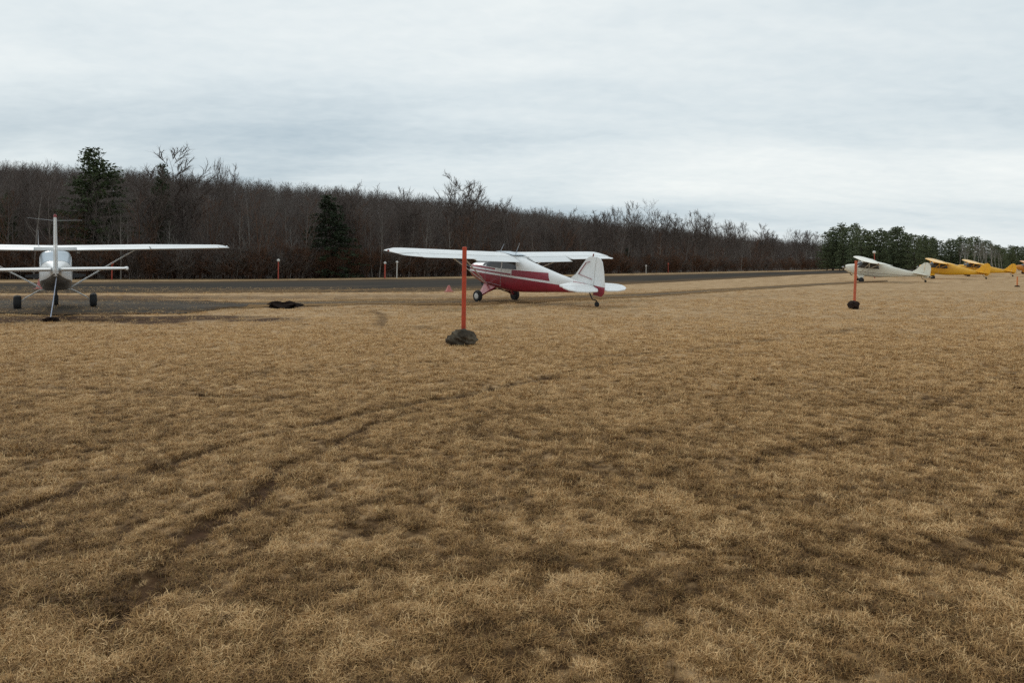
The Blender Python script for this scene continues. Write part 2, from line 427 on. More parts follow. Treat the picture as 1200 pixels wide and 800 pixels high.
def asphalt(name, grass, dark, lite, amount):
    t = NT(name); p = t.coord('Position')
    cb = t.node('ShaderNodeCombineXYZ'); t.l.new(t.attr('along'), cb.inputs[0]); t.l.new(t.attr('across'), cb.inputs[1])
    n1 = t.noise(cb.outputs[0], 0.6, 6, 0.62, (0.12, 1.3, 1)); n2 = t.noise(p, 7, 5, 0.65); n3 = t.noise(p, 80, 2, 0.5); e = t.attr('edge')
    col = t.ramp(t.math('ADD', t.math('MULTIPLY', n1, 0.6), t.math('MULTIPLY', n2, 0.4)), [(0.35, dark), (0.65, lite)])
    col = t.mix(t.math('MULTIPLY', n3, 0.35), col, tuple(c * 1.5 for c in lite))
    g = t.math('ADD', t.math('MULTIPLY', n1, 0.8), t.math('MULTIPLY', n2, 0.5)); g = t.math('SUBTRACT', g, t.math('MULTIPLY', e, 0.30))
    g = t.math('MULTIPLY', t.math('SUBTRACT', g, amount), 7.0, True)
    col = t.mix(g, col, t.ramp(n2, [(0.3, tuple(c * 0.6 for c in grass)), (0.7, grass)]))
    t.put(t.b.inputs['Base Color'], col); t.put(t.b.inputs['Roughness'], 1.0); t.put(t.b.inputs['Specular IOR Level'], 0.0); t.bump(n2, 0.4, 0.02)
    return t.m
ribbon('runway', runway_far, runway_near, 0.012, asphalt('old_asphalt', (0.20, 0.13, 0.072), (0.024, 0.022, 0.020), (0.080, 0.071, 0.061), 0.52), 320, 16, 0.5, 'dark grey asphalt runway along the treeline', 'runway')
ribbon('taxiway', taxi_far, taxi_near, 0.016, asphalt('worn_asphalt', (0.26, 0.165, 0.085), (0.070, 0.058, 0.046), (0.145, 0.124, 0.10), 0.36), 320, 12, 0.7, 'worn grey taxi strip between the runway and the grass', 'taxiway')

ribbon('apron', G([(-420, 350.5), (0, 350.5), (150, 351), (240, 353), (292, 356)]), G([(-420, 367.5), (0, 368), (130, 369), (225, 367), (290, 358.5)]), 0.021,
       asphalt('stained_asphalt', (0.13, 0.078, 0.042), (0.042, 0.037, 0.031), (0.135, 0.118, 0.10), 0.54), 160, 12, 0.8, 'stained grey apron under the white aeroplane', 'apron')

# ------------------------------------------------------------------ dry grass (stuff)
def grass_mat():
    t = NT('dry_grass_blade'); tone = t.attr('tone', 'INSTANCER')
    rn = t.node('ShaderNodeObjectInfo').outputs['Random']
    vv = t.attr('vv')
    f = t.math('ADD', t.math('ADD', t.math('MULTIPLY', tone, 0.50), t.math('MULTIPLY', rn, 0.18)), t.math('MULTIPLY', vv, 0.36))
    col = t.ramp(f, [(0.16, (0.032, 0.015, 0.005)), (0.42, (0.186, 0.096, 0.032)), (0.66, (0.50, 0.290, 0.115)), (0.98, (0.90, 0.62, 0.32))])
    grn = t.math('MULTIPLY', t.math('GREATER_THAN', vv, 0.93), 0.30)
    col = t.mix(grn, col, (0.12, 0.13, 0.05))
    t.put(t.b.inputs['Base Color'], col); t.put(t.b.inputs['Roughness'], 0.75); t.put(t.b.inputs['Specular IOR Level'], 0.2)
    return t.m
gm = grass_mat()
def tuft(seed, blades, rad, length, flat, width):
    """a handful of bent dry blades; flat blades lie over, as matted winter grass does"""
    g = np.random.default_rng(seed); V, F, vv = [], [], []
    for _ in range(blades):
        a = g.uniform(0, 2 * math.pi); rr = rad * math.sqrt(g.uniform()); bx, by = rr * math.cos(a), rr * math.sin(a)
        h = g.uniform(0, 2 * math.pi); L = length * g.uniform(0.45, 1.25); lean = np.clip(g.normal(flat, 0.3), 0.1, 1.45)
        bend = g.normal(0.5, 0.35); curl = g.normal(0, 0.5); w = width * g.uniform(0.6, 1.3)
        p = np.array([bx, by, -0.008]); th = lean; hd = h; val = g.uniform(); base = len(V)
        nseg = 3
        for s in range(nseg + 1):
            ww = w * (1 - s / nseg * 0.85); sx, sy = -math.sin(hd) * ww / 2, math.cos(hd) * ww / 2
            V += [(p[0] - sx, p[1] - sy, p[2]), (p[0] + sx, p[1] + sy, p[2])]; vv += [val, val]
            p = p + np.array([math.cos(hd) * math.sin(th), math.sin(hd) * math.sin(th), math.cos(th)]) * L / nseg
            p[2] = max(p[2], 0.004 + 0.02 * val)
            th += bend * 0.6; hd += curl * 0.5
        for s in range(nseg): q = base + 2 * s; F.append((q, q + 1, q + 3, q + 2))
    return fast_mesh('tuft', V, F, gm, {'vv': vv})
protos = [tuft(100 + i, 44, 0.036, 0.036, 1.0, 0.0024) for i in range(6)] + [tuft(200 + i, 36, 0.028, 0.031, 0.75, 0.0023) for i in range(4)] + [tuft(300 + i, 30, 0.05, 0.06, 1.35, 0.0019) for i in range(2)]
protos_far = [tuft(400 + i, 30, 0.12, 0.055, 0.8, 0.0065) for i in range(5)]
def grass_points(z0, z1, dens, side):
    hw = lambda z: z * 0.76 + side
    area = (hw(z0) + hw(z1)) * (z1 - z0); n = int(area * dens)
    y = nrg.uniform(z0, z1, n * 2); keep = nrg.uniform(0, hw(z1), n * 2) < hw(y); y = y[keep][:n]
    x = nrg.uniform(-1, 1, len(y)) * hw(y)
    return x, y
def lay_grass(name, bands, protos, nproto, smul, label):
    X, Y, S = [], [], []
    for z0, z1, dens, side, sc in bands:
        x, y = grass_points(z0, z1, dens, side); X.append(x); Y.append(y); S.append(np.full(len(x), sc))
    x, y, s = map(np.concatenate, (X, Y, S))
    rm, dm = rut_mask(x, y), dirt_shade_mask(x, y); cl = 0.45 * fbm(x * 3.0, y * 3.0, 33, 3) + 0.55 * fbm(x * 13, y * 13, 36, 2); cl = np.clip((cl - 0.5) * (1.7 - 0.9 * np.clip((y - 4) / 8, 0, 1)) + 0.52, 0, 1)
    keep = nrg.uniform(0, 1, len(x)) < (1 - 0.78 * np.minimum(rm * 1.4, 1)) * (1 - 0.85 * dm) * (np.clip((17 - y) / 9, 0, 1) if nproto > 6 else np.clip((y - 8) / 7, 0, 1)) * np.clip(0.28 + 1.25 * cl, 0.04, 1)
    x, y, s, cl = x[keep], y[keep], s[keep], cl[keep]
    n = len(x); tone = np.clip(field_tone(x, y) * 0.85 + nrg.normal(0, 0.21, n) + 0.0 + 0.27 * np.clip((y - 3.0) / 6, 0, 1) + 0.12 * np.clip((y - 9) / 5, 0, 1), 0, 1)  # blade colour lightened with distance to offset the tufts' self-shadowing
    rot = np.stack([nrg.normal(0, 0.12, n), nrg.normal(0, 0.12, n), nrg.uniform(0, 6.283, n)], 1)
    sc = s * (0.55 + 0.9 * cl) * nrg.uniform(0.75, 1.25, n) * (1 + 0.25 * pale_mask(x, y))
    scl = np.stack([sc, sc, sc * nrg.uniform(0.45, 0.9, n)], 1) * smul
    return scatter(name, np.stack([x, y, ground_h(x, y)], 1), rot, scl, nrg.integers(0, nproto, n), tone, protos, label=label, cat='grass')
lay_grass('dry_grass', [(1.6, 4.5, 1500, 1.4, 0.95), (4.5, 8, 900, 1.4, 1.1), (8, 17, 400, 1.6, 1.35)], protos, len(protos), 1.0, 'matted dry straw coloured grass of the field')
lay_grass('short_grass', [(9, 20, 75, 2, 0.9), (20, 30, 26, 3, 1.0), (30, 42, 9, 3, 1.0)], protos_far, len(protos_far), 1.0, 'thin dry turf farther out in the field')

# ------------------------------------------------------------------ trees
def bark(name, dark, lite):
    t = NT(name); c = t.coord('Object'); n = t.noise(c, 3, 4, 0.6, (3, 3, 0.6))
    rn = t.node('ShaderNodeObjectInfo').outputs['Random']
    col = t.ramp(n, [(0.3, dark), (0.7, lite)])
    col = t.mix(t.math('MULTIPLY', rn, 0.5), col, tuple(0.5 * (a + b) * 1.5 for a, b in zip(dark, lite)))
    t.put(t.b.inputs['Base Color'], col); t.put(t.b.inputs['Roughness'], 1.0); t.put(t.b.inputs['Specular IOR Level'], 0.0); return t.m
bark_grey = bark('bark_grey', (0.080, 0.068, 0.060), (0.20, 0.172, 0.152))
twig_brown = bark('twig_brown', (0.072, 0.058, 0.051), (0.145, 0.118, 0.104))
bark_birch = bark('bark_birch', (0.20, 0.19, 0.17), (0.40, 0.38, 0.35))
twig_pale = bark('twig_pale', (0.13, 0.115, 0.10), (0.22, 0.20, 0.18))
twig_red = bark('twig_russet', (0.080, 0.043, 0.027), (0.160, 0.088, 0.056))
bark_pine = bark('bark_pine', (0.035, 0.028, 0.022), (0.08, 0.065, 0.05))
def needle_mat(name, a, b):
    t = NT(name); c = t.coord('Position'); n = t.noise(c, 1.2, 4, 0.6)
    rn = t.node('ShaderNodeObjectInfo').outputs['Random']
    col = t.mix(t.math('MULTIPLY', rn, 0.35), t.ramp(n, [(0.3, a), (0.7, b)]), tuple(x * 1.3 for x in b))
    t.put(t.b.inputs['Base Color'], col); t.put(t.b.inputs['Roughness'], 0.7); t.put(t.b.inputs['Specular IOR Level'], 0.2); return t.m
pine_needle = needle_mat('pine_needles', (0.034, 0.048, 0.022), (0.085, 0.108, 0.048))
spruce_needle = needle_mat('spruce_needles', (0.018, 0.027, 0.015), (0.045, 0.060, 0.030))
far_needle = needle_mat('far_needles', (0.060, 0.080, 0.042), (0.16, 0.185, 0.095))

def strip(V, F, p, q, w0, w1, g):
    """one thin three-sided stick"""
    d = q - p; L = np.linalg.norm(d)
    if L < 1e-6: return
    d = d / L; ref = np.array([0, 0, 1.0]) if abs(d[2]) < 0.9 else np.array([1.0, 0, 0])
    a = np.cross(d, ref); a /= np.linalg.norm(a); b = np.cross(d, a); o = len(V)
    for k in range(3):
        t = 2.094 * k; u = a * math.cos(t) + b * math.sin(t); V.append(p + u * w0)
    for k in range(3):
        t = 2.094 * k; u = a * math.cos(t) + b * math.sin(t); V.append(q + u * w1)
    for k in range(3):
        j = (k + 1) % 3; F.append((o + k, o + j, o + 3 + j)); F.append((o + k, o + 3 + j, o + 3 + k))
def bare_tree(seed, H, spread=0.42, limbs=16, trunks=1, first=0.28, sub=6, twigs=4, r0=None, up=0.8, tk=1.0):
    g = np.random.default_rng(seed); TV, TF, CV, CF = [], [], [], []
    r0 = r0 or H * 0.013
    def curve(p, d, L, n, wander, upturn):
        pts = [p]
        for _ in range(n):
            d = d + g.normal(0, wander, 3) + np.array([0, 0, upturn]); d = d / np.linalg.norm(d); p = p + d * L / n; pts.append(p)
        return pts
    for t in range(trunks):
        a = g.uniform(0, 6.28); lean = (0.05 if trunks == 1 else 0.22)
        d = np.array([math.cos(a) * lean, math.sin(a) * lean, 1.0]); h = H * (1 if t == 0 else g.uniform(0.7, 0.95))
        base = np.array([0, 0, -0.1]) if t == 0 else np.array([g.normal(0, .15), g.normal(0, .15), -0.1])
        tp = curve(base, d / np.linalg.norm(d), h, 9, 0.05, 0.03)
        rad = [r0 * (1 - 0.93 * (i / 9) ** 0.9) / (trunks ** 0.35) for i in range(10)]
        for i in range(9): strip(TV, TF, tp[i], tp[i + 1], rad[i], rad[i + 1], g)
        nl = max(6, int(limbs / trunks ** 0.5))
        for k in range(nl):
            f = first + (0.98 - first) * (k + g.uniform(0, 0.9)) / nl; fi = f * 9; i = min(int(fi), 8)
            p = tp[i] + (tp[i + 1] - tp[i]) * (fi - i); az = k * 2.4 + g.uniform(-0.5, 0.5)
            L = h * spread * (1.08 - 0.8 * f) * g.uniform(0.7, 1.25) + 0.25
            d = np.array([math.cos(az), math.sin(az), up * g.uniform(0.6, 1.5)]); d /= np.linalg.norm(d)
            lp = curve(p, d, L, 5, 0.13, 0.10); lr = rad[i] * 0.42
            for s in range(5): strip(TV, TF, lp[s], lp[s + 1], max(lr * (1 - s / 5.6), .006), max(lr * (1 - (s + 1) / 5.6), .005), g)
            for q in range(sub):
                u = 0.25 + 0.75 * (q + g.uniform()) / sub; ui = min(u * 5, 4.99); j = int(ui)
                pp = lp[j] + (lp[j + 1] - lp[j]) * (ui - j)
                d2 = (lp[j + 1] - lp[j]); d2 = d2 / np.linalg.norm(d2) + g.normal(0, 0.55, 3) + np.array([0, 0, 0.25]); d2 /= np.linalg.norm(d2)
                L2 = L * 0.45 * g.uniform(0.6, 1.2) * (1.2 - 0.6 * u) + 0.2; sp = curve(pp, d2, L2, 3, 0.16, 0.08)
                for s in range(3): strip(CV, CF, sp[s], sp[s + 1], (0.011 - 0.0025 * s) * tk, (0.0085 - 0.0025 * s) * tk, g)
                for w in range(twigs):
                    uu = g.uniform(0.2, 1) * 2.99; j2 = int(uu); ps = sp[j2] + (sp[j2 + 1] - sp[j2]) * (uu - j2)
                    d3 = (sp[j2 + 1] - sp[j2]); d3 = d3 / np.linalg.norm(d3) + g.normal(0, 0.5, 3) + np.array([0, 0, 0.2]); d3 /= np.linalg.norm(d3)
                    e1 = ps + d3 * L2 * g.uniform(0.35, 0.8)
                    o = len(CV); wv = np.cross(d3, g.normal(0, 1, 3)); wv = wv / np.linalg.norm(wv) * 0.0055 * tk
                    CV += [ps - wv, ps + wv, e1]; CF.append((o, o + 1, o + 2))
    return (np.array(TV), np.array(TF)), (np.array(CV), np.array(CF))
def conifer(seed, H, base_r, first, whorl, dens, shape=0.8, size=0.3, droop=0.1, per=6):
    g = np.random.default_rng(seed); TV, TF, CV, CF = [], [], [], []
    pts = [np.array([g.normal(0, .03) * i, g.normal(0, .03) * i, H * i / 8 - 0.1]) for i in range(9)]
    for i in range(8): strip(TV, TF, pts[i], pts[i + 1], H * 0.014 * (1 - i / 8.5), H * 0.014 * (1 - (i + 1) / 8.5), g)
    z = H * first
    while z < H * 0.985:
        f = (z / H - first) / (1 - first); n = per + int(g.integers(-1, 2))
        for k in range(n):
            az = 6.283 * k / n + g.uniform(-0.5, 0.5)
            prof = (1 - f) ** shape * (0.72 + 0.28 * min(1, f * 5))
            L = base_r * prof * g.uniform(0.55, 1.2) + 0.16
            c = np.array([pts[min(int(z / H * 8), 7)][0], pts[min(int(z / H * 8), 7)][1], z + g.normal(0, 0.1)])
            rise = -droop + 0.35 * f + g.normal(0, 0.1)
            end = c + np.array([math.cos(az) * L, math.sin(az) * L, rise * L]); strip(TV, TF, c, end, 0.022 * (1 - f) + .008, 0.006, g)
            m = max(3, int(L * dens))
            for q in range(m):
                u = 0.22 + 0.82 * (q + g.uniform()) / m; pc = c + (end - c) * u + np.array([0, 0, -0.06 * L * u * u]) + g.normal(0, 0.10, 3) * np.array([1, 1, 0.6])
                for _ in range(4):
                    d = g.normal(0, 1, 3) + np.array([math.cos(az) * 1.0, math.sin(az) * 1.0, 0.25]); d /= np.linalg.norm(d)
                    s = size * g.uniform(0.5, 1.25); wv = np.cross(d, g.normal(0, 1, 3)); wv = wv / np.linalg.norm(wv) * s * 0.30
                    o = len(CV); CV += [pc - wv, pc + wv, pc + d * s]; CF.append((o, o + 1, o + 2))
        z += whorl * g.uniform(0.75, 1.25)
    return (np.array(TV), np.array(TF)), (np.array(CV), np.array(CF))
class Tree:
    def __init__(self, name, parts, tm, cm):
        (tv, tf), (cv, cf) = parts
        self.name = name; self.trunk = fast_mesh('trunk', tv, tf, tm); self.crown = fast_mesh('crown', cv, cf, cm)
        self.joined = (np.concatenate([tv, cv]), np.concatenate([tf, cf + len(tv)]))
        self.h = max(tv[:, 2].max(), cv[:, 2].max())
    def place(self, X, Y, z, H, rz, label, group=None, cat='tree', wide=1.0):
        t = thing(self.name, label, cat, (X, Y, z), rz, group); s = H / self.h; t.scale = (s * wide, s * wide, s)
        link('trunk', self.trunk, t); link('crown', self.crown, t)
        return t
bare = [Tree('bare_tree', bare_tree(500 + i, 9.5, spread=[.40, .34, .46, .38, .30, .42][i], limbs=[17, 20, 15, 18, 20, 16][i], trunks=[1, 1, 2, 1, 1, 3][i], first=[.28, .35, .22, .3, .4, .2][i], tk=1.25), bark_grey, twig_brown) for i in range(6)]
russet = [Tree('bare_tree', bare_tree(560 + i, 8, spread=.4, limbs=18, trunks=2, first=.15, sub=7), twig_red, twig_red) for i in range(2)]
tall = [Tree('bare_tree', bare_tree(600 + i, 11.5, spread=.40, limbs=28, trunks=[3, 4, 3][i], first=.35, sub=8, twigs=8, up=1.25, r0=.15, tk=2.6), bark_grey, twig_brown) for i in range(3)]
pale_stem = [Tree('bare_tree', bare_tree(645 + i, 9.5, spread=.32, limbs=15, first=.42, r0=.15, up=1.1), bark('bark_pale_grey' + str(i), (0.13, 0.115, 0.10), (0.27, 0.245, 0.22)), twig_brown) for i in range(2)]
birch = [Tree('birch_tree', bare_tree(630 + i, 9.5, spread=.26, limbs=18, first=.4, up=1.3), bark_birch, twig_pale) for i in range(3)]
shrub = [Tree('bare_shrub', bare_tree(660 + i, 3.0, spread=.55, limbs=14, trunks=6, first=.08, sub=5, twigs=5, r0=.03), twig_red if i % 2 else bark_grey, twig_red if i % 2 else twig_brown) for i in range(4)]
pine = [Tree('pine_tree', conifer(700 + i, 11.5, [2.6, 2.0, 2.7][i], [.18, .3, .2][i], 0.38, 13, 0.66, 0.20, -0.12, 9), bark_pine, pine_needle) for i in range(3)]
spruce = [Tree('spruce_tree', conifer(720 + i, 9, [2.5, 2.2][i], 0.03, 0.30, 11, 0.85, 0.20, 0.14, 8), bark_pine, spruce_needle) for i in range(2)]
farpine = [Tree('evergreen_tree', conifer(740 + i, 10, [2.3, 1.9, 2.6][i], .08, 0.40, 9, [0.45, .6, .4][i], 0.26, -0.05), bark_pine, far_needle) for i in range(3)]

# treeline base, in photo pixels: (x, y) where the wood meets the grass
tl = np.array([(-300, 328.6), (0, 327.6), (300, 327.2), (500, 324.6), (760, 320.0), (950, 316.4), (1060, 313.6), (1200, 313.4)])
tl = np.array([level(*q) for q in tl])
def treeline(px): return float(np.interp(px, tl[:, 0], tl[:, 1]))
sky_px = np.array([(-300, 190), (0, 196), (150, 205), (300, 217), (500, 232), (600, 243), (700, 258), (760, 265), (850, 273), (950, 278), (1200, 292), (1500, 296)])
sky_px = np.array([level(*q) for q in sky_px])
def skyline(px): return float(np.interp(px, sky_px[:, 0], sky_px[:, 1]))
# hill: a low ridge behind the treeline, falling away to the right
def hill_z(X, Y):
    px = 600 + X / np.maximum(Y, 1) * FPX
    ridge = 310.0
    top = (HORIZON - np.interp(px, sky_px[:, 0], sky_px[:, 1])) / FPX * ridge + EYE - 9.2
    front = EYE * FPX / (np.interp(px, tl[:, 0], tl[:, 1]) - HORIZON)
    f = np.clip((Y - front - 4) / np.maximum(ridge - front, 40), 0, None)
    rise = np.where(f < 1, f * f * (3 - 2 * f), 1 + (f - 1) * 0.02)
    return np.maximum(top, 0.4) * rise * np.where(f > 0, 1, 0) + (fbm(X * 0.05, Y * 0.05, 90, 3) - 0.5) * 1.6 * np.clip(f * 3, 0, 1) - 0.25 * (f <= 0)
hy = np.geomspace(56, 900, 90); hu = np.linspace(-1.15, 1.1, 150)
HX = hy[:, None] * hu[None, :]; HY = np.repeat(hy[:, None], len(hu), 1); hx_, hy_ = HX.ravel(), HY.ravel()
hm = np.arange((len(hy) - 1) * (len(hu) - 1)); r2, c2 = hm // (len(hu) - 1), hm % (len(hu) - 1); b2 = r2 * len(hu) + c2
def litter():
    t = NT('leaf_litter'); p = t.coord('Position'); n = t.noise(p, 0.5, 5, 0.65)
    t.put(t.b.inputs['Base Color'], t.ramp(n, [(0.3, (0.035, 0.026, 0.021)), (0.7, (0.085, 0.062, 0.047))])); t.put(t.b.inputs['Roughness'], 1.0); return t.m
hmesh = fast_mesh('hill', np.stack([hx_, hy_, hill_z(hx_, hy_)], 1), np.stack([b2, b2 + 1, b2 + len(hu) + 1, b2 + len(hu)], 1), litter())
hmesh.polygons.foreach_set('use_smooth', np.ones(len(hmesh.polygons), bool))
tag(link('hill', hmesh), 'low wooded hill rising behind the runway', 'hill', kind='structure')

# woodland behind the front row: one mass
def wood_points(n):
    px = nrg.uniform(-260, 1190, n); X, Y = [], []
    u = nrg.uniform(0, 1, n) ** 0.9
    front = np.array([EYE * FPX / (treeline(p) - HORIZON) for p in px]) + 9
    Y = front + u * np.maximum(330 - front, 30); X = (px - 600) / FPX * Y
    return X, Y, px
wx, wy, wpx = wood_points(9500)
protos_w = [fast_mesh('wood', *t.joined, m) for t, m in [(bare[0], twig_brown), (bare[1], twig_brown), (bare[2], bark_grey), (bare[3], twig_brown), (bare[4], bark_grey), (bare[5], twig_brown), (russet[0], twig_red), (birch[0], twig_pale)]]
for m in protos_w: m.name = 'woodland_source'
ws = nrg.uniform(0.62, 1.0, len(wx)) * np.interp(wpx, [0, 800, 1000, 1200], [1, .9, .72, .62])
widx = nrg.choice(8, len(wx), p=[.17, .17, .14, .17, .12, .12, .08, .03])
scatter('woodland', np.stack([wx, wy, hill_z(wx, wy) - 0.1], 1), np.stack([np.zeros(len(wx)), np.zeros(len(wx)), nrg.uniform(0, 6.28, len(wx))], 1),
        np.stack([ws, ws, ws], 1), widx, nrg.uniform(0, 1, len(wx)), protos_w, label='bare brown leafless woods covering the hill', cat='woods')
# brush at the edge of the wood: one mass
n = 1500; bpx = nrg.uniform(-200, 1010, n); bY = np.array([EYE * FPX / (treeline(p) - HORIZON) for p in bpx]) + 0.6 + nrg.exponential(2.2, n); bX = (bpx - 600) / FPX * bY
bs = nrg.uniform(0.35, 1.0, n)
protos_b = [fast_mesh('brush', *t.joined, m) for t, m in [(shrub[0], twig_brown), (shrub[1], twig_red), (shrub[2], bark_grey), (shrub[3], twig_red)]]
for m in protos_b: m.name = 'brush_source'
scatter('brush', np.stack([bX, bY, np.zeros(n)], 1), np.stack([np.zeros(n), np.zeros(n), nrg.uniform(0, 6.28, n)], 1), np.stack([bs * 1.3, bs * 1.3, bs], 1),
        nrg.integers(0, 4, n), nrg.uniform(0, 1, n), protos_b, label='tangled russet brush along the foot of the woods', cat='brush')

def put(tree, px, back, top_py, label, group=None, cat='tree', wide=1.0):
    """a tree whose foot stands `back` metres behind the wood's edge, as tall as its top shows"""
    px, top_py = level(px, top_py)
    Y = EYE * FPX / (treeline(px) - HORIZON) + back; X = (px - 600) / FPX * Y
    z = float(hill_z(np.array([X]), np.array([Y]))[0]); z = max(z, 0) - 0.05
    H = EYE + (HORIZON - top_py) / FPX * Y - z
    return tree.place(X, Y, z, max(H, 1.5), rnd.uniform(0, 6.28), label, group, cat, wide)
def where(px):
    return next(w for lim, w in [(150, 'behind the white aeroplane tail'), (268, 'behind the white aeroplane wing'), (372, 'between white wing tip and dense spruce'),
        (455, 'between dense spruce and pale post'), (600, 'behind the red aeroplane left wing'), (735, 'behind the red aeroplane tail'),
        (860, 'across the runway past the red tail'), (2000, 'near the evergreen grove')] if px < lim)
# single trees one can point to
put(pine[0], 113, 4, 172, 'tall open pine standing above the woods behind the single white aeroplane seen from its tail', wide=1.4)
put(pine[1], 189, 7, 190, 'thin dark pine among tall bare trees behind the white aeroplane wing', wide=0.6)
put(spruce[0], 386, 2, 228, 'dense dark spruce at the wood edge between the white and the red aeroplanes', wide=1.6)
put(pine[2], 10, 6, 222, 'low dark pine half hidden in woods behind the white wing', wide=0.8)
put(spruce[1], 735, 5, 290, 'small dark evergreen at wood edge behind the red and white tail', wide=1.2)
put(tall[0], 207, 4, 168, 'tall many stemmed bare tree beside the thin dark pine', wide=1.5)
put(tall[2], 262, 5, 180, 'slender leaning bare tree between the many stemmed tree and the dense spruce', wide=0.45)
put(tall[1], 549, 3, 194, 'tall fan shaped bare tree standing above the woods behind the red aeroplane', wide=1.25)
for k, (px, top) in enumerate([(452, 212), (468, 216), (398, 209), (60, 186), (30, 184), (580, 228), (600, 236), (640, 240), (662, 241), (684, 245), (700, 246), (712, 240), (726, 236), (741, 233), (752, 241), (766, 231), (779, 243), (791, 250), (804, 246), (815, 244), (827, 243), (839, 247), (851, 256), (863, 258), (876, 262), (890, 260), (905, 264), (921, 266), (936, 267), (948, 268), (958, 270)]):
    put(bare[k % 6] if k % 3 == 0 else tall[(k // 2) % 3], px, 1 + (k * 1.7) % 5, top, 'bare tree rising above the woods skyline ' + where(px), 'bare trees above the skyline ' + where(px), wide=1.0)
# front row of the wood
for k in range(140):
    px = -60 + k * 7.5 + rnd.uniform(-4, 4)
    if 368 < px < 402: continue
    ls = rnd.triangular(0.55, 1.10, 0.8); back = rnd.uniform(0.2, 5); y0 = treeline(px)
    top = HORIZON - (HORIZON - skyline(px) + 4) * ls + (px - 600) * math.sin(ROLL)
    rus = rnd.random() < (0.12 if px < 560 else 0.32)
    pal = not rus and rnd.random() < 0.30
    tr = rnd.choice(russet) if rus else rnd.choice(pale_stem) if pal else rnd.choice(bare)
    size = 'low' if ls < 0.72 else 'mid height' if ls < 0.87 else 'tall'
    lab = '%s %s bare tree at wood edge %s' % (size, 'russet' if rus else 'pale stemmed' if pal else 'dark grey', where(px))
    put(tr, px, back, top, lab, lab.replace(' tree ', ' trees '), wide=rnd.uniform(0.7, 1.05))
for k, (px, top) in enumerate([(128, 262), (200, 255), (290, 250), (340, 262), (500, 262), (952, 268), (958, 274), (945, 276), ]):
    put(birch[k % 3], px, 1 + k % 3, top, 'pale stemmed birch at the edge of the dark woods' if k < 5 else 'pale birch beside the end of the evergreen grove', 'pale birches along the woods' if k < 5 else 'pale birches by the evergreens')
# evergreen grove at the end of the runway
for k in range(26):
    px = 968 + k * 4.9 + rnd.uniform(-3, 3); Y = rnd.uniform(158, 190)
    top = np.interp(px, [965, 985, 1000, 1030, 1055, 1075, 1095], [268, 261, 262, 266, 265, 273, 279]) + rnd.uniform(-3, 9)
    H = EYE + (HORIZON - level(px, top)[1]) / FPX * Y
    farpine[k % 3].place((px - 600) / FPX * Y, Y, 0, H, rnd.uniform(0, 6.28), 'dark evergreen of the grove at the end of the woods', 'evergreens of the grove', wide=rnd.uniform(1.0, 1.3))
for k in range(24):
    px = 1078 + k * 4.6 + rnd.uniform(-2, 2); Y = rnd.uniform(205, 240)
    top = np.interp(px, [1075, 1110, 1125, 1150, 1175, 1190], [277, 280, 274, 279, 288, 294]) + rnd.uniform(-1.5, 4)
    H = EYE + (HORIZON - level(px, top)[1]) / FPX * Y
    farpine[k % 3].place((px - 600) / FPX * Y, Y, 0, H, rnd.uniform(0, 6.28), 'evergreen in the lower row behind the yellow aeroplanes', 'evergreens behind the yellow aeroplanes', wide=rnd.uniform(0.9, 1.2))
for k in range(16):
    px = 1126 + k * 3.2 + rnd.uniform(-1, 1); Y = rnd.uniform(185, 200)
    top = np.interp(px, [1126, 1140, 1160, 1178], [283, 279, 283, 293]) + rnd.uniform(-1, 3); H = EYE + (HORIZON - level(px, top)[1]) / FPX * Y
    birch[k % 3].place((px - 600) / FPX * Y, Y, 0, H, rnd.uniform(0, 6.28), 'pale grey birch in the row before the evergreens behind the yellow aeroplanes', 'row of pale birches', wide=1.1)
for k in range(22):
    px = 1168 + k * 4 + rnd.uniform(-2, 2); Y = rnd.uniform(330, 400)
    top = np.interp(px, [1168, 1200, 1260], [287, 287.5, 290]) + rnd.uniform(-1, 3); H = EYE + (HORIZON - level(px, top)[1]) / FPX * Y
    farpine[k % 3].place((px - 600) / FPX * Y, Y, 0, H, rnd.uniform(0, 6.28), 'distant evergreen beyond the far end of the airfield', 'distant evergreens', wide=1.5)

# ------------------------------------------------------------------ aeroplanes
AIRFOIL_U = [(0, 0.012), (.02, .040), (.06, .062), (.14, .086), (.28, .100), (.45, .094), (.60, .075), (.74, .052)]
AIRFOIL_L = [(.74, -.004), (.5, -.012), (.2, -.018), (.05, -.014), (.01, -.004)]
def wing_ring(le, chord, thick, y, z, tw=0.0):
    return [(le - u * chord, y, z + w * chord * thick + (0.5 - u) * chord * tw) for u, w in AIRFOIL_U + AIRFOIL_L]
def flap_ring(le, chord, y, z, droop, thick=1.0):
    hx, hz = le - .755 * chord, z + .024 * chord; c, s = math.cos(droop), math.sin(droop); out = []
    for u, w in [(.755, .046), (.85, .030), (1.0, .004), (1.0, -.002), (.85, -.006), (.755, -.004)]:
        a, b = le - u * chord - hx, (w * thick - .024) * chord
        out.append((hx + a * c + b * s * -1 if False else hx + a * c - b * s * 0, y, hz + b * c + a * s))
    return out
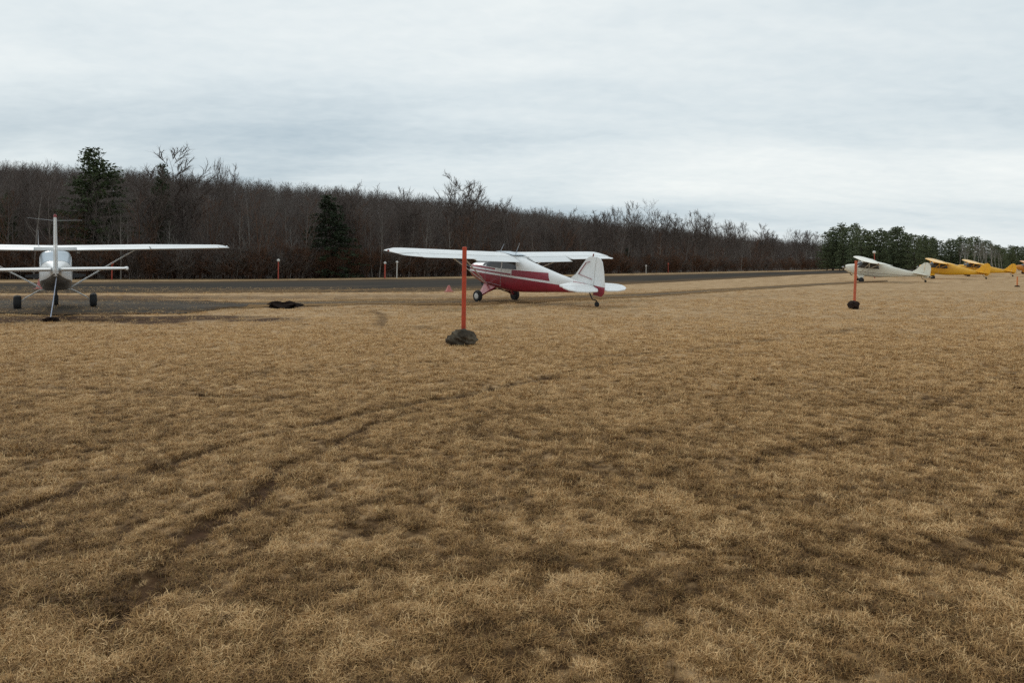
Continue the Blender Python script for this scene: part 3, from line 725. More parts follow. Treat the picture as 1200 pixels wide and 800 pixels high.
def fuselage(st, n=28):
    """st: rows (x, half width, z bottom, z top, squareness)"""
    st = np.array(st); xs = np.concatenate([np.linspace(a, b, 4, endpoint=False) for a, b in zip(st[:-1, 0], st[1:, 0])] + [st[-1:, 0]])
    fn = lambda c: (lambda x: np.interp(-x, -st[:, 0], st[:, c]))
    hw, zb, zt, ex = fn(1), fn(2), fn(3), fn(4)
    def pt(x, t, off=0.0):
        w, b, tp, e = float(hw(x)), float(zb(x)), float(zt(x)), float(ex(x)); h = (tp - b) / 2 + off; w += off
        c, s = math.cos(t), math.sin(t)
        return (x, w * math.copysign(abs(c) ** (2 / e), c), (tp + b) / 2 + h * math.copysign(abs(s) ** (2 / e), s))
    def side(x, z, sgn, off=0.006):
        w, b, tp, e = float(hw(x)), float(zb(x)), float(zt(x)), float(ex(x)); q = min(abs((z - (tp + b) / 2) / ((tp - b) / 2)), 0.985)
        return (x, sgn * (w * (1 - q ** e) ** (1 / e) + off), z)
    mb = MB(); mb.loft([[pt(x, 2 * math.pi * k / n) for k in range(n)] for x in xs])
    return mb, pt, side
def side_patch(side, quad, sgn, nu=10, nv=5, off=0.006):
    (x0, z0), (x1, z1), (x2, z2), (x3, z3) = quad; vs, fs = [], []
    for i in range(nu + 1):
        for j in range(nv + 1):
            u, v = i / nu, j / nv
            x = (1 - v) * ((1 - u) * x0 + u * x1) + v * ((1 - u) * x3 + u * x2); z = (1 - v) * ((1 - u) * z0 + u * z1) + v * ((1 - u) * z3 + u * z2)
            vs.append(side(x, z, sgn, off))
    for i in range(nu):
        for j in range(nv): a = i * (nv + 1) + j; fs.append((a, a + 1, a + nv + 2, a + nv + 1))
    return MB().add(vs, fs)
def top_patch(pt, xa, xb, ta, tb, off=0.006, nu=8, nv=16):
    vs, fs = [], []
    for i in range(nu + 1):
        for j in range(nv + 1): vs.append(pt(xa + (xb - xa) * i / nu, ta + (tb - ta) * j / nv, off))
    for i in range(nu):
        for j in range(nv): a = i * (nv + 1) + j; fs.append((a, a + 1, a + nv + 2, a + nv + 1))
    return MB().add(vs, fs)
def wheel(parent, c, r, w, hub_mat, out, mtx=None, name='wheel'):
    prof = [(r * .5, -w * .42), (r * .78, -w * .5), (r * .95, -w * .34), (r, 0), (r * .95, w * .34), (r * .78, w * .5), (r * .5, w * .42)]
    o = MB().lathe([(p, h) for p, h in prof], 'y', 22, c).build(name, rubber, parent, mtx=mtx)
    sg = 1 if out > 0 else -1
    MB().lathe([(r * .52, sg * w * .1), (r * .52, sg * w * .46), (r * .46, sg * w * .50), (r * .2, sg * w * .56), (r * .04, sg * w * .56)], 'y', 18, c).build('hub', hub_mat, o)
    MB().lathe([(r * .52, -sg * w * .05), (r * .50, -sg * w * .44), (r * .2, -sg * w * .50), (r * .04, -sg * w * .50)], 'y', 18, c).build('brake_disc', dark_metal, o)
    return o
def paint_red():
    """white aeroplane paint with the red belly, white line and red panel; object axes are the aeroplane's own"""
    t = NT('white_and_red_livery'); c = t.coord('Object'); s = t.node('ShaderNodeSeparateXYZ'); t.l.new(c, s.inputs[0]); x, z = s.outputs[0], s.outputs[2]
    nz = t.noise(c, 1.6, 4, 0.6)
    def line(x0, z0, x1, z1):                                     # z of a straight line at x
        k = (z1 - z0) / (x1 - x0); return t.math('ADD', t.math('MULTIPLY', x, k), z0 - k * x0)
    belly = t.math('LESS_THAN', z, line(1.2, 1.02, -4.9, 1.23))
    up_lo = t.math('GREATER_THAN', z, line(1.2, 1.09, -4.9, 1.31)); up_hi = t.math('LESS_THAN', z, line(1.2, 1.22, -3.3, 1.56))
    aft = t.math('GREATER_THAN', x, t.math('ADD', -2.95, t.math('MULTIPLY', t.math('SUBTRACT', z, 1.3), 0.5))); fore = t.math('LESS_THAN', x, -1.12)
    band = t.math('MULTIPLY', t.math('MULTIPLY', up_lo, up_hi), t.math('MULTIPLY', aft, fore))
    l1 = t.math('MULTIPLY', up_lo, t.math('LESS_THAN', z, line(1.2, 1.15, -1.1, 1.24))); l1 = t.math('MULTIPLY', l1, t.math('GREATER_THAN', x, -1.1))
    m3 = t.math('MULTIPLY', t.math('GREATER_THAN', z, line(1.2, 1.21, -1.1, 1.30)), t.math('LESS_THAN', z, line(1.2, 1.30, -0.4, 1.33))); m3 = t.math('MULTIPLY', m3, t.math('GREATER_THAN', x, -0.2))
    tail = t.math('MULTIPLY', t.math('LESS_THAN', x, -4.0), t.math('MULTIPLY', t.math('LESS_THAN', z, line(-4.0, 1.40, -5.5, 1.38)), t.math('GREATER_THAN', z, line(-4.0, 1.33, -5.5, 1.0))))
    red = t.math('MAXIMUM', t.math('MAXIMUM', belly, band), t.math('MAXIMUM', t.math('MAXIMUM', l1, m3), tail))
    wht = t.ramp(nz, [(0.3, (0.74, 0.75, 0.74)), (0.7, (0.82, 0.82, 0.81))]); rd = t.ramp(nz, [(0.3, (0.22, 0.011, 0.026)), (0.7, (0.30, 0.016, 0.036))])
    t.put(t.b.inputs['Base Color'], t.mix(red, wht, rd)); t.put(t.b.inputs['Roughness'], 0.36); t.put(t.b.inputs['Coat Weight'], 0.3); t.put(t.b.inputs['Coat Roughness'], 0.12)
    return t.m
def paint_cream():
    t = NT('cream_livery'); c = t.coord('Object'); s = t.node('ShaderNodeSeparateXYZ'); t.l.new(c, s.inputs[0]); x, z = s.outputs[0], s.outputs[2]
    nz = t.noise(c, 1.6, 4, 0.6)
    l0 = t.math('ADD', t.math('MULTIPLY', x, -0.04), 0.86); st = t.math('MULTIPLY', t.math('GREATER_THAN', z, l0), t.math('LESS_THAN', z, t.math('ADD', l0, 0.045)))
    st = t.math('MULTIPLY', st, t.math('LESS_THAN', x, 0.3))
    t.put(t.b.inputs['Base Color'], t.mix(t.math('MULTIPLY', st, 0.7), t.ramp(nz, [(0.3, (0.76, 0.72, 0.58)), (0.7, (0.81, 0.78, 0.67))]), (0.20, 0.15, 0.12)))
    t.put(t.b.inputs['Roughness'], 0.4); t.put(t.b.inputs['Coat Weight'], 0.2); return t.m

def taildragger(label, X, Y, heading, body_m, wing_m, trim_m, group=None, half=5.45, roll=0.0, pitch=7.5, wr=0.225, hub_m=None, flaps=12, round_fin=False, gear_m=None, tip_round=0.35, red_marks=False, window_m=None, long_nose=0.0, stab_z=0.0, win_lo=1.34):
    hub_m = hub_m or post_white; window_m = window_m or glass_dark; gear_m = gear_m or trim_m
    root = thing('parked_aeroplane', label, 'aeroplane', (X, Y, 0), heading, group)
    p = R(pitch); rot = Matrix.Rotation(-p, 4, 'Y'); piv = Vector((0, 0, wr))
    M = Matrix.Translation(piv) @ Matrix.Rotation(roll, 4, 'X') @ rot @ Matrix.Translation(-piv)
    inv = M.inverted()
    B = lambda mb, name, m, par=root, **k: mb.build(name, m, par, mtx=(M if par is root else None), **k)
    nose = 1.35 + long_nose
    st = [(0.62, .39, .60, 1.46, 3.2), (0.40, .40, .57, 1.56, 3.4), (0.20, .40, .56, 1.68, 3.6), (0.0, .40, .55, 1.83, 3.8), (-0.35, .40, .55, 1.89, 4), (-1.2, .385, .57, 1.88, 3.6),
          (-1.6, .35, .61, 1.80, 3.2), (-2.3, .28, .72, 1.68, 2.8), (-3.2, .195, .87, 1.54, 2.6), (-4.2, .11, 1.03, 1.42, 2.4), (-4.88, .045, 1.13, 1.36, 2.2)]
    fm, pt, side = fuselage(st)
    fo = B(fm, 'fuselage', body_m)
    cw, cpt, cside = fuselage([(nose - .06, .16, .93, 1.22, 2.2), (nose - .10, .27, .84, 1.30, 2.4), (nose - .28, .34, .75, 1.37, 2.6), (0.9, .38, .66, 1.42, 2.9), (0.624, .392, .598, 1.462, 3.2)])
    co = B(cw, 'cowling', body_m)
    for sg in (-1, 1): MB().lathe([(.075, 0), (.085, .015), (.06, .02)], 'x', 14, (nose - .09, sg * .19, 1.10)).build('air_intake', dark_metal, co)
    MB().tube([(0.85, .12, .68), (0.78, .14, .55), (0.62, .15, .50)], .035, 8).build('exhaust_pipe', dark_metal, co)
    # propeller
    pr = MB().lathe([(.01, .20), (.06, .16), (.085, .08), (.09, 0), (.05, -.02)], 'x', 16, (nose - .03, 0, 1.08)); po = B(pr, 'propeller', bare_metal)
    for sg in (1, -1):
        rings = []
        for k in range(7):
            u = k / 6; ch = (.05 + .10 * math.sin(math.pi * (0.15 + 0.8 * u))) * (1 - .35 * u); tw = R(62 - 42 * u); y = sg * (0.06 + .86 * u)
            a, z0 = R(20), 1.08
            ring = []
            for q in range(8):
                t = 2 * math.pi * q / 8; e, f = ch / 2 * math.cos(t), .012 * math.sin(t) * (1.3 - u)
                lx, lz = e * math.sin(tw) + f * math.cos(tw), e * math.cos(tw) - f * math.sin(tw)
                ring.append((nose + .02 + lx * .8, y * math.cos(a) - lz * math.sin(a), z0 + y * math.sin(a) + lz * math.cos(a)))
            rings.append(ring)
        MB().loft(rings).build('blade', dark_metal, po)
    # windows
    for sg in (1, -1):
        side_patch(side, [(0.36, win_lo), (-0.52, win_lo + .02), (-0.52, 1.76), (0.10, 1.70)], sg).build('side_window', window_m, fo)
        side_patch(side, [(-0.58, win_lo + .02), (-1.36, win_lo + .1), (-1.25, 1.70), (-0.58, 1.76)], sg).build('side_window', window_m, fo)
        dr = MB()
        for a, b in (((.34, 1.30), (.34, .72)), ((.34, .72), (-.56, .70)), ((-.56, .70), (-.56, 1.34))):
            dr.tube([side(a[0] + (b[0] - a[0]) * u, a[1] + (b[1] - a[1]) * u, sg, .002) for u in (0, .25, .5, .75, 1)], .006, 5)
        dr.build('door_seam', seam_m, fo)
    top_patch(pt, 0.56, 0.06, R(28), R(152)).build('windshield', glass_dark, fo)
    top_patch(pt, -0.15, -1.15, R(68), R(112), .14).build('skylight', skylight_m, fo) if False else None
    # wings
    zr, chord, le = 1.815, 1.62, 0.06
    for sg in (1, -1):
        ys = [0.0, .35, 1.2, 2.4, 3.6, half - .55]
        dih = lambda y: zr + (abs(y)) * 0.018
        rings = [wing_ring(le, chord, 1.0, sg * y, dih(y)) for y in ys]
        for u in (.4, .7, .88, .97, 1.0):
            k = math.sqrt(max(1 - u * u, .003)); sh = 1 - tip_round * (1 - k)
            rings.append(wing_ring(le - (1 - sh) * chord * .28, chord * sh, max(k, .18), sg * (half - .55 + .55 * u), dih(half) + 0.02 * (1 - k)))
        w = B(MB().loft(rings), 'wing', wing_m)
        d1 = R(flaps)
        f0, f1 = .40, half * .46
        MB().loft([flap_ring(le, chord, sg * y, dih(y), d1) for y in (f0, (f0 + f1) / 2, f1)]).build('flap', wing_m, w)
        MB().loft([flap_ring(le, chord, sg * y, dih(y), R(2) * sg) for y in (f1 + .03, f1 + 1.0, half - .62)]).build('aileron', wing_m, w)
        tp = [flap_ring(le, chord * k, sg * y, dih(y), 0, m) for y, k, m in ((half - .59, 1, 1), (half - .40, .97, .9), (half - .22, .90, .7), (half - .06, .78, .4))]
        MB().loft(tp).build('wing_tip', wing_m, w)
        MB().tube([(le - .02, sg * .5, dih(.5) + .02), (le - .02, sg * (half - .6), dih(half) + .02)], .004, 5).build('leading_edge_tape', seam_m, w)
        MB().lathe([(.01, .05), (.03, .03), (.035, 0), (.02, -.03)], 'x', 10, (le - .45, sg * (half + .005), dih(half) + .05)).build('navigation_light', beacon_red if sg > 0 else glass_pale, w)
        for xx, yy in ((le - .25, 2.75), (le - 1.0, 2.65)):
            s_ = MB().tube([(0.18, sg * .395, .64), (xx, sg * yy, dih(yy) - .01)], .035, 8, 0.5); B(s_, 'wing_strut', wing_m)
        # landing gear
        ax = (0, sg * .98, wr)
        g = MB(); tri = [(.36, sg * .37, .62), (-.30, sg * .37, .60), (-.06, sg * .86, wr + .02), (.10, sg * .86, wr + .02)]
        ring_o = [Vector(q) for q in tri]; nrm = Vector((0, 0.62 * sg, .78)) * .03
        g.add([q + nrm for q in ring_o] + [q - nrm for q in ring_o], [(0, 1, 2, 3), (7, 6, 5, 4)] + [(i, (i + 1) % 4, 4 + (i + 1) % 4, 4 + i) for i in range(4)])
        B(g, 'landing_gear_leg', gear_m)
        B(MB().tube([(0.02, sg * .84, wr + .03), ax], .03, 8), 'axle', dark_metal)
        B(MB().tube([(0.0, sg * .80, wr + .06), (0.0, sg * .05, .50)], .022, 8), 'shock_strut', dark_metal)
        wh = wheel(root, ax, wr, .17, hub_m, sg, M)
    # tail
    zt = 1.36
    if round_fin:
        fin = [(-3.95, 1.42), (-4.25, 1.66), (-4.55, 2.05), (-4.75, 2.27), (-4.86, 2.33), (-4.86, 1.30)]
        rud = [(-4.89, 1.02), (-4.89, 2.34), (-5.02, 2.36), (-5.18, 2.28), (-5.30, 2.10), (-5.36, 1.80), (-5.36, 1.40), (-5.30, 1.15), (-5.12, 1.0)]
    else:
        fin = [(-3.75, 1.45), (-4.02, 1.66), (-4.40, 2.20), (-4.52, 2.31), (-4.66, 2.36), (-4.86, 2.36), (-4.86, 1.30)]
        rud = [(-4.89, 1.06), (-4.89, 2.37), (-5.04, 2.33), (-5.14, 2.22), (-5.23, 1.95), (-5.35, 1.45), (-5.35, 1.18), (-5.25, 1.05)]
    fn = B(MB().prism(fin, .05, 'xz'), 'fin', wing_m); ru = B(MB().prism(rud, .04, 'xz'), 'rudder', body_m if red_marks else wing_m)
    if red_marks:
        for a, b in (((-4.46, 2.12), (-4.16, 1.68)), ((-4.16, 1.68), (-4.80, 1.58)), ((-4.46, 2.12), (-4.62, 2.18))):
            for sg in (1, -1): MB().tube([(a[0], sg * .027, a[1]), (b[0], sg * .027, b[1])], .042, 6, 0.15).build('fin_stripe', red_paint, fn)
    if red_marks:
        MB().tube([(-4.7, 0, 2.35), (-4.72, 0, 2.46)], .022, 8).build('tail_light', beacon_red, fn)
    sz = 1.36 + stab_z
    stab = [(-4.05, .06), (-4.18, .55), (-4.42, 1.15), (-4.58, 1.42), (-4.72, 1.52), (-4.80, 1.52), (-4.80, .06)]
    elev = [(-4.83, .06), (-4.83, 1.55), (-4.95, 1.58), (-5.12, 1.50), (-5.26, 1.25), (-5.33, .8), (-5.30, .25), (-5.12, .06)]
    for sg in (1, -1):
        so = B(MB().prism([(a, sg * b) for a, b in stab], .045, 'xy', sz), 'stabilizer', wing_m)
        el = MB().prism([(a, sg * b) for a, b in elev], .038, 'xy', sz - .0); 
        el.v = [(-4.83 + (q[0] + 4.83) * math.cos(R(14)), q[1], q[2] + (q[0] + 4.83) * math.sin(R(14))) for q in el.v]
        el.build('elevator', wing_m, so)
        B(MB().tube([(-4.5, sg * .08, 1.12), (-4.6, sg * .8, sz - .01)], .008, 5), 'tail_brace_wire', bare_metal)
    # tail wheel touches the ground
    tw = inv @ Vector((-5.12, 0, .095)); ts = Vector((-4.70, 0, 1.12))
    B(MB().tube([ts, ts + (tw - ts) * .55 + Vector((.04, 0, -.03)), tw + Vector((0.02, 0, .12)), tw + Vector((0, .05, 0))], .022, 8), 'tail_spring', dark_metal)
    wheel(root, tuple(tw), .095, .07, dark_metal, 1, M, 'tail_wheel')
    return root, M, pt

def head_left_of_ray(px, deg):
    """z rotation of a thing whose +x nose points `deg` to the left of straight away from the camera along column px"""
    return math.pi / 2 - math.atan2(px - 600, FPX) + R(deg)
# red and white one
X, Y = ground_at(582, 352.6)
red_body = paint_red()
ro, M, pt = taildragger('red and white aeroplane with wide white wing parked tail down behind orange post', X, Y, head_left_of_ray(582, 42), red_body, white_paint, red_paint, red_marks=True, long_nose=0.2)
for (xx, yy, hh) in ((-.25, .25, .34), (-.75, -.1, .44)):
    b = MB().tube([(xx, yy, 1.96), (xx - .17, yy, 1.96 + hh)], [.014, .006], 6); b.build('whip_antenna', bare_metal, ro, mtx=M)
sk = MB(); sk.add([(-.10, -.38, 1.985), (-.10, .38, 1.985), (-.55, .38, 1.99), (-.55, -.38, 1.99), (-1.1, .38, 1.955), (-1.1, -.38, 1.955)], [(0, 1, 2, 3), (3, 2, 4, 5)])
sk.build('skylight', skylight_m, ro, mtx=M)
# cream one
X, Y = ground_at(1007, 330.0)
taildragger('small cream aeroplane with round tail standing just past the second orange post', X, Y, head_left_of_ray(1030, 100), paint_cream(), cream_paint, cream_paint, half=5.0, roll=R(-3.6), round_fin=True, pitch=7.5, win_lo=1.22, flaps=2, hub_m=dark_metal, tip_round=.45)
# yellow ones
for i, (px, py, lab, m) in enumerate([(1091, 326.4, 'yellow aeroplane parked right behind the cream aeroplane, wheel and whole side showing', yellow_paint),
                                      (1133, 323.6, 'yellow aeroplane half hidden behind the tail of another yellow aeroplane', yellow_paint),
                                      (1200, 321.4, 'orange yellow aeroplane at the far end of the parked row', orange_paint)]):
    X, Y = ground_at(px, py)
    taildragger(lab, X, Y, head_left_of_ray(px + 25, 101), m, m, m, group=None, half=5.0, roll=R(-3.4), round_fin=True, pitch=7.5, win_lo=1.2, flaps=2, hub_m=dark_metal, tip_round=.45)

# white high-wing trainer with nose wheel, seen from behind
def trainer(label, X, Y, heading, roll):
    root = thing('parked_aeroplane', label, 'aeroplane', (X, Y, 0), heading)
    M = Matrix.Translation((0, 0, .0)) @ Matrix.Rotation(roll, 4, 'X')
    B = lambda mb, name, m, par=root, **k: mb.build(name, m, par, mtx=(M if par is root else None), **k)
    fm, pt, side = fuselage([(1.15, .42, .62, 1.36, 3), (.75, .43, .58, 1.46, 3.2), (.45, .44, .56, 1.62, 3.6), (.15, .445, .56, 1.80, 4.2), (-.6, .44, .58, 1.84, 4.2), (-.95, .43, .64, 1.80, 4.2), (-1.5, .40, .72, 1.50, 3.2),
                             (-2.2, .30, .84, 1.44, 2.6), (-3.2, .20, .96, 1.38, 2.5), (-4.2, .12, 1.06, 1.34, 2.3), (-4.9, .06, 1.12, 1.30, 2.2)])
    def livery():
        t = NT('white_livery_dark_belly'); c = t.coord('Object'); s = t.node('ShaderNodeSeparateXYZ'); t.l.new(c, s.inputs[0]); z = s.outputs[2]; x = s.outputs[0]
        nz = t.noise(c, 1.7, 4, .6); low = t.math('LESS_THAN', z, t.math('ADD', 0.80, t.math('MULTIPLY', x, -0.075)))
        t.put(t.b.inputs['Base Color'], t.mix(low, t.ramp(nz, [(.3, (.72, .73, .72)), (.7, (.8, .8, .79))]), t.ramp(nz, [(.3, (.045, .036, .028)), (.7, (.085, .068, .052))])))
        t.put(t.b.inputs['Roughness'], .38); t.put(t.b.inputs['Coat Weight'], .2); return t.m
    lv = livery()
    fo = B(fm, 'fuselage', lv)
    cw, cpt, cs = fuselage([(1.95, .22, .84, 1.16, 2.4), (1.88, .34, .74, 1.24, 2.6), (1.6, .40, .67, 1.30, 2.8), (1.154, .422, .618, 1.362, 3)])
    co = B(cw, 'cowling', lv)
    po = B(MB().lathe([(.01, .25), (.08, .17), (.13, .05), (.135, 0)], 'x', 16, (1.97, 0, 1.0)), 'propeller', post_white)
    for sg in (1, -1):
        MB().prism([(sg * .08, .93), (sg * .45, .90), (sg * .88, .96), (sg * .88, 1.03), (sg * .45, 1.08), (sg * .08, 1.06)], .03, 'yz', 2.02).build('blade', dark_metal, po)
        side_patch(side, [(.52, 1.22), (-.42, 1.22), (-.42, 1.72), (.28, 1.70)], sg).build('side_window', glass_dark, fo)
        side_patch(side, [(-.48, 1.22), (-1.05, 1.28), (-.86, 1.62), (-.48, 1.70)], sg).build('side_window', glass_dark, fo)
    top_patch(pt, .72, .20, R(25), R(155)).build('windshield', glass_pale, fo)
    top_patch(pt, -.90, -1.50, R(24), R(156)).build('rear_window', glass_pale, fo)
    zr, chord, le = 1.83, 1.62, .42
    half = 5.15
    for sg in (1, -1):
        cy = lambda y: chord * (1 if y < 2.6 else 1 - .28 * (y - 2.6) / 2.5)
        ly = lambda y: le - (0 if y < 2.6 else .10 * (y - 2.6) / 2.5)
        dih = lambda y: zr + y * .016
        ys = [0, .5, 1.4, 2.6, 3.4, 4.2, half - .35]
        rings = [wing_ring(ly(y), cy(y), 1, sg * y, dih(y)) for y in ys]
        for u in (.5, .8, .95, 1.0):
            k = math.sqrt(max(1 - u * u, .004)); y = half - .35 + .35 * u; sh = 1 - .3 * (1 - k)
            rings.append(wing_ring(ly(y) - (1 - sh) * .4, cy(y) * sh, max(k, .2), sg * y, dih(y)))
        w = B(MB().loft(rings), 'wing', white_paint)
        MB().loft([flap_ring(ly(y), cy(y), sg * y, dih(y), R(1.5)) for y in (.56, 1.6, 2.58)]).build('flap', white_paint, w)
        MB().loft([flap_ring(ly(y), cy(y), sg * y, dih(y), R(-1.0) * sg) for y in (2.62, 3.5, half - .42)]).build('aileron', white_paint, w)
        MB().loft([flap_ring(ly(y), cy(y) * k, sg * y, dih(y), 0, m) for y, k, m in ((half - .40, 1, 1), (half - .2, .97, .8), (half - .04, .85, .4))]).build('wing_tip', white_paint, w)
        MB().lathe([(.01, .05), (.03, .03), (.035, 0), (.02, -.03)], 'x', 10, (.05, sg * (half + .005), dih(half) + .05)).build('navigation_light', beacon_red if sg > 0 else glass_pale, w)
        B(MB().tube([(.12, sg * .42, .66), (.02, sg * 2.25, dih(2.25) - .01)], .042, 8, .55), 'wing_strut', white_paint)
        lg = MB().tube([(-.02, sg * .26, .60), (-.02, sg * .44, .58), (-.01, sg * .80, .36), (0, sg * .93, .235)], [.045, .045, .035, .028], 8, .55); B(lg, 'landing_gear_leg', post_white)
        wheel(root, (0, sg * 1.02, .225), .225, .2, dark_metal, sg, M)
        stab = [(-4.02, .10), (-4.25, 1.51), (-4.32, 1.59), (-4.62, 1.61), (-4.62, .10)]; elev = [(-4.65, .10), (-4.65, 1.62), (-4.95, 1.59), (-5.06, .12)]
        tp = [.11, .08, .05, .07, .12]
        so = B(MB().prism([(a, sg * b) for a, b in stab], .1, 'xy', 1.28, tp), 'stabilizer', white_paint)
        MB().prism([(a, sg * b) for a, b in elev], .1, 'xy', 1.28, [.085, .07, .02, .02]).build('elevator', white_paint, so)
        MB().lathe([(.02, .12), (.05, .05), (.055, -.25), (.03, -.40)], 'x', 10, (-4.55, sg * 1.64, 1.28)).build('stabilizer_tip', white_paint, so)
    fin = [(-3.55, 1.36), (-3.95, 1.50), (-4.62, 2.62), (-4.92, 2.62), (-4.62, 1.25), (-4.5, 1.25)]
    fo2 = B(MB().prism(fin, .08, 'xz', 0, [.03, .07, .06, .07, .11, .09]), 'fin', white_paint)
    B(MB().prism([(-4.66, 1.10), (-4.96, 2.62), (-5.28, 2.62), (-5.06, 1.30), (-4.9, 1.10)], .06, 'xz', 0, [.09, .07, .02, .02, .04]), 'rudder', white_paint)
    MB().lathe([(.035, 0), (.04, .04), (.035, .08), (.01, .10)], 'z', 14, (-4.82, 0, 2.62)).build('beacon', beacon_red, fo2)
    for sg in (1, -1): MB().tube([(-4.85, sg * .02, 2.55), (-5.05, sg * .60, 2.58 + .02 * sg)], [.006, .004], 6).build('whisker_antenna', bare_metal, fo2)
    B(MB().tube([(-.35, .45, 1.95), (-.50, .45, 2.45)], [.012, .006], 6), 'whip_antenna', bare_metal)
    B(MB().box((-.2, -.62, 1.76), (.10, .08, .05)), 'air_vent', post_white)
    B(MB().tube([(1.45, 0, .72), (1.5, 0, .25)], .035, 8), 'nose_leg', dark_metal)
    wheel(root, (1.5, 0, .19), .19, .13, post_white, 1, M, 'nose_wheel')
    B(MB().lathe([(.03, 0), (.04, .01), (.03, .02)], 'y', 12, (-4.75, -.01, 1.08)), 'tail_ring', dark_metal)
    return root
X, Y = ground_at(66, 361.0)
trainer('white high wing aeroplane seen from its tail, tied down beside the runway', X, Y, head_left_of_ray(66, 0), R(-0.8))
# its tie-down: a rope from the tail to a dark anchor in the grass
ax, ay = ground_at(59, 376.5)
hd = head_left_of_ray(66, 0); tx, ty = X - 4.75 * math.cos(hd), Y - 4.75 * math.sin(hd)
rp = MB().tube([(ax, ay, .06), (ax + (tx - ax) * .5, ay + (ty - ay) * .5, .53), (tx, ty, 1.07)], .011, 6).build('tie_down_rope', rope_m)
tag(rp, 'pale blue tie down rope running from white aeroplane tail to the ground', 'rope')

def lump(seed, rx, ry, rz, amp, sub=4):
    import bmesh
    bm = bmesh.new(); bmesh.ops.create_icosphere(bm, subdivisions=sub, radius=1)
    g = np.random.default_rng(seed); planes = [Vector(g.normal(0, 1, 3)).normalized() for _ in range(16)]
    for v in bm.verts:
        d = v.co.normalized(); k = 1.0
        for i, q in enumerate(planes):
            h = 0.72 + 0.022 * i
            if d.dot(q) * k > h: k = h / d.dot(q)
        k += amp * (float(vnoise(np.array([d.x * 4 + d.z * 2.3]), np.array([d.y * 4 - d.z * 3.1]), seed)[0]) - .5)
        v.co = Vector((d.x * rx * k, d.y * ry * k, d.z * rz * k))
    zmin = min(v.co.z for v in bm.verts)
    for v in bm.verts: v.co.z = max(v.co.z, zmin * .74)
    zmin = min(v.co.z for v in bm.verts)
    for v in bm.verts: v.co.z -= zmin
    me = bpy.data.meshes.new('lump'); bm.to_mesh(me); bm.free(); return me
def place_lump(name, me, mat, px, py, label, cat, rz=0, sink=.03):
    me.materials.append(mat); o = link(name, me); X, Y = ground_at(px, py); o.location = (X, Y, -sink); o.rotation_euler = (0, 0, rz); return tag(o, label, cat)
place_lump('ground_anchor', lump(4, .17, .15, .09, .5), soil_dark, 59, 377, 'low dark anchor block holding the tie down rope of the white aeroplane', 'anchor')
place_lump('sod_heap', lump(9, .48, .28, .12, 1.0), soil_dark, 333, 361.0, 'flat black heap of sod lying at the edge of the taxi strip', 'heap', .1)

# orange posts held by boulders
def orange_post(px, py, h, r, label, m, lean=0.0):
    X, Y = ground_at(px, py)
    t = thing('marker_post', label, 'post', (X, Y, 0), 0)
    MB().tube([(0, 0, 0.0), (lean * .5, 0, h * .5), (lean, 0, h)], r, 14).build('post', m, t)
    MB().lathe([(r * 1.03, h - .02), (r * 1.04, h + .005), (r * .6, h + .014)], 'z', 14, (lean, 0, 0)).build('cap', m, t)
    return t
orange_post(543, 402, 1.78, .042, 'tall bright orange post rising from a boulder before the red aeroplane', post_orange, .015)
place_lump('boulder', lump(21, .30, .23, .17, .3), rock_m, 542, 404.5, 'rough grey boulder at the foot of the tall orange post', 'boulder', .5, .02)
place_lump('boulder', lump(23, .13, .11, .10, .3), rock_m, 530, 403.0, 'small grey stone leaning against the boulder of the tall orange post', 'stone', .2, .02)
orange_post(1001, 360.5, 1.62, .045, 'weathered red orange post before the nose of the cream aeroplane', simple('post_faded', (0.50, 0.11, 0.045), .65, .3, 8), .06)
place_lump('boulder', lump(27, .24, .20, .17, .3), simple('dark_stone', (0.030, 0.021, 0.017), .95, .6, 8, spec=.1), 1000, 362, 'dark stone weighing down the weathered post by the cream aeroplane', 'boulder', .9, .02)

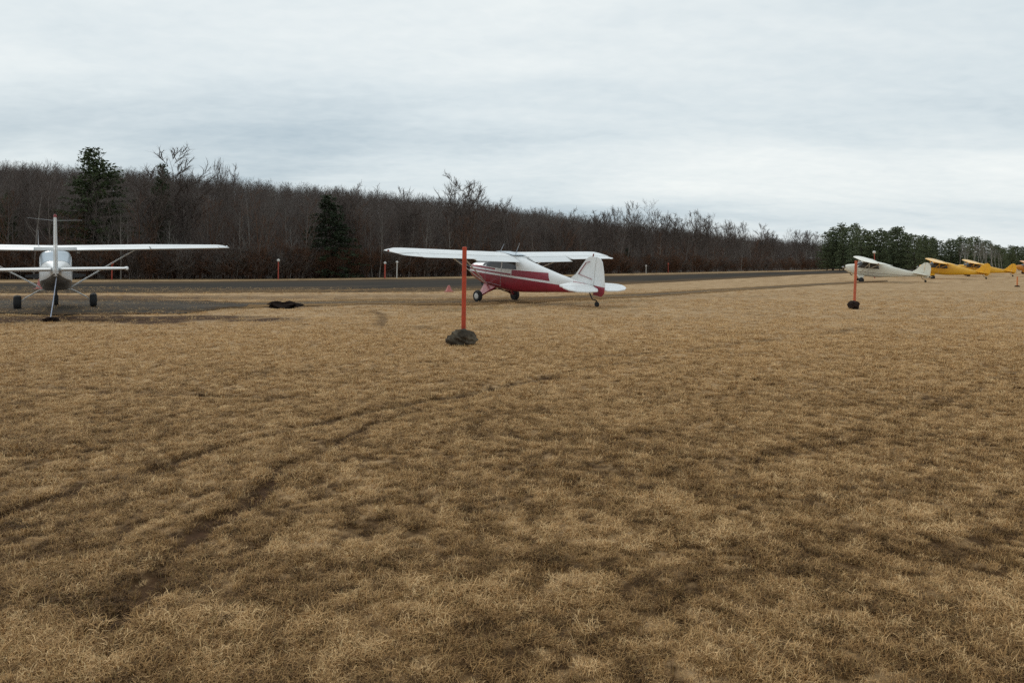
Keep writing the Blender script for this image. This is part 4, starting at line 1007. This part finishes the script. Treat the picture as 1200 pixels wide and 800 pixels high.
# marker posts along the far runway edge
def edge_post(px, py, top, m, cap, label, w=.045):
    X, Y = ground_at(px, py); H = EYE + (HORIZON - level(px, top)[1]) / FPX * Y
    t = thing('edge_marker_post', label, 'post', (X, Y, 0))
    MB().tube([(0, 0, 0), (.01, 0, H * .6), (.015, 0, H)], w, 10).build('post', m, t)
    MB().lathe([(.02, H - .06), (.10, H - .02), (.13, H + .07), (.10, H + .15), (.03, H + .19)], 'z', 14, (.015, 0, 0)).build('reflector', cap, t)
    return t
edge_post(326, 327.6, 306, post_red, post_white, 'thin red post with pale top near the dense dark spruce')
edge_post(451, 326.3, 309, post_red, post_white, 'red edge post beside a pale post left of the red aeroplane wing', .075)
edge_post(465, 326.0, 308, post_white, post_white, 'pale grey edge post beside a red post near red aeroplane wing')
edge_post(131, 328.0, 310, post_red, post_red, 'reddish edge post across the runway behind the white aeroplane')
edge_post(783, 320.2, 309.5, post_red, post_red, 'red edge post across runway beyond the red and white tail')
edge_post(757, 320.8, 312.0, post_white, post_white, 'short pale edge post across runway beyond the red and white tail')
X, Y = ground_at(1025, 326.0)
t = thing('pole', 'slender dark red pole with pale ball top behind the cream aeroplane wing', 'pole', (X, Y, 0))
MB().tube([(0, 0, 0), (.02, 0, 1.4), (-.06, 0, 2.72)], [.05, .045, .04], 10).build('post', post_red, t)
MB().lathe([(.03, 2.66), (.14, 2.72), (.17, 2.83), (.12, 2.95), (.02, 2.99)], 'z', 14, (-.06, 0, 0)).build('ball', post_white, t)
# low markers on the near runway edge
def low_marker(px, py, h, label, m):
    X, Y = ground_at(px, py)
    t = thing('runway_marker', label, 'marker', (X, Y, 0))
    MB().lathe([(.03, h), (.05, h - .01), (.17, .05), (.18, .04)], 'z', 16).build('cone', m, t)
    MB().box((0, 0, .02), (.44, .44, .04)).build('base', m, t)
    MB().lathe([(.105, h * .52), (.075, h * .74)], 'z', 16).build('band', post_white, t) if False else None
low_marker(46.5, 338.6, .55, 'faded pink cone beyond the white aeroplane wheel at the runway edge', marker_pink)
low_marker(526, 342.0, .34, 'faded pink cone at runway edge before the red aeroplane nose', marker_pink)
X, Y = ground_at(1192, 336)
t = thing('marker_post', 'short orange post standing in the grass before the yellow aeroplanes', 'post', (X, Y, 0))
MB().tube([(0, 0, 0), (.01, 0, .7)], .045, 12).build('post', simple('post_pale_orange', (0.62, 0.20, 0.06), .65, .2, 8), t)
MB().lathe([(.16, 0), (.17, .05), (.07, .09)], 'z', 14).build('foot', soil_dark, t)
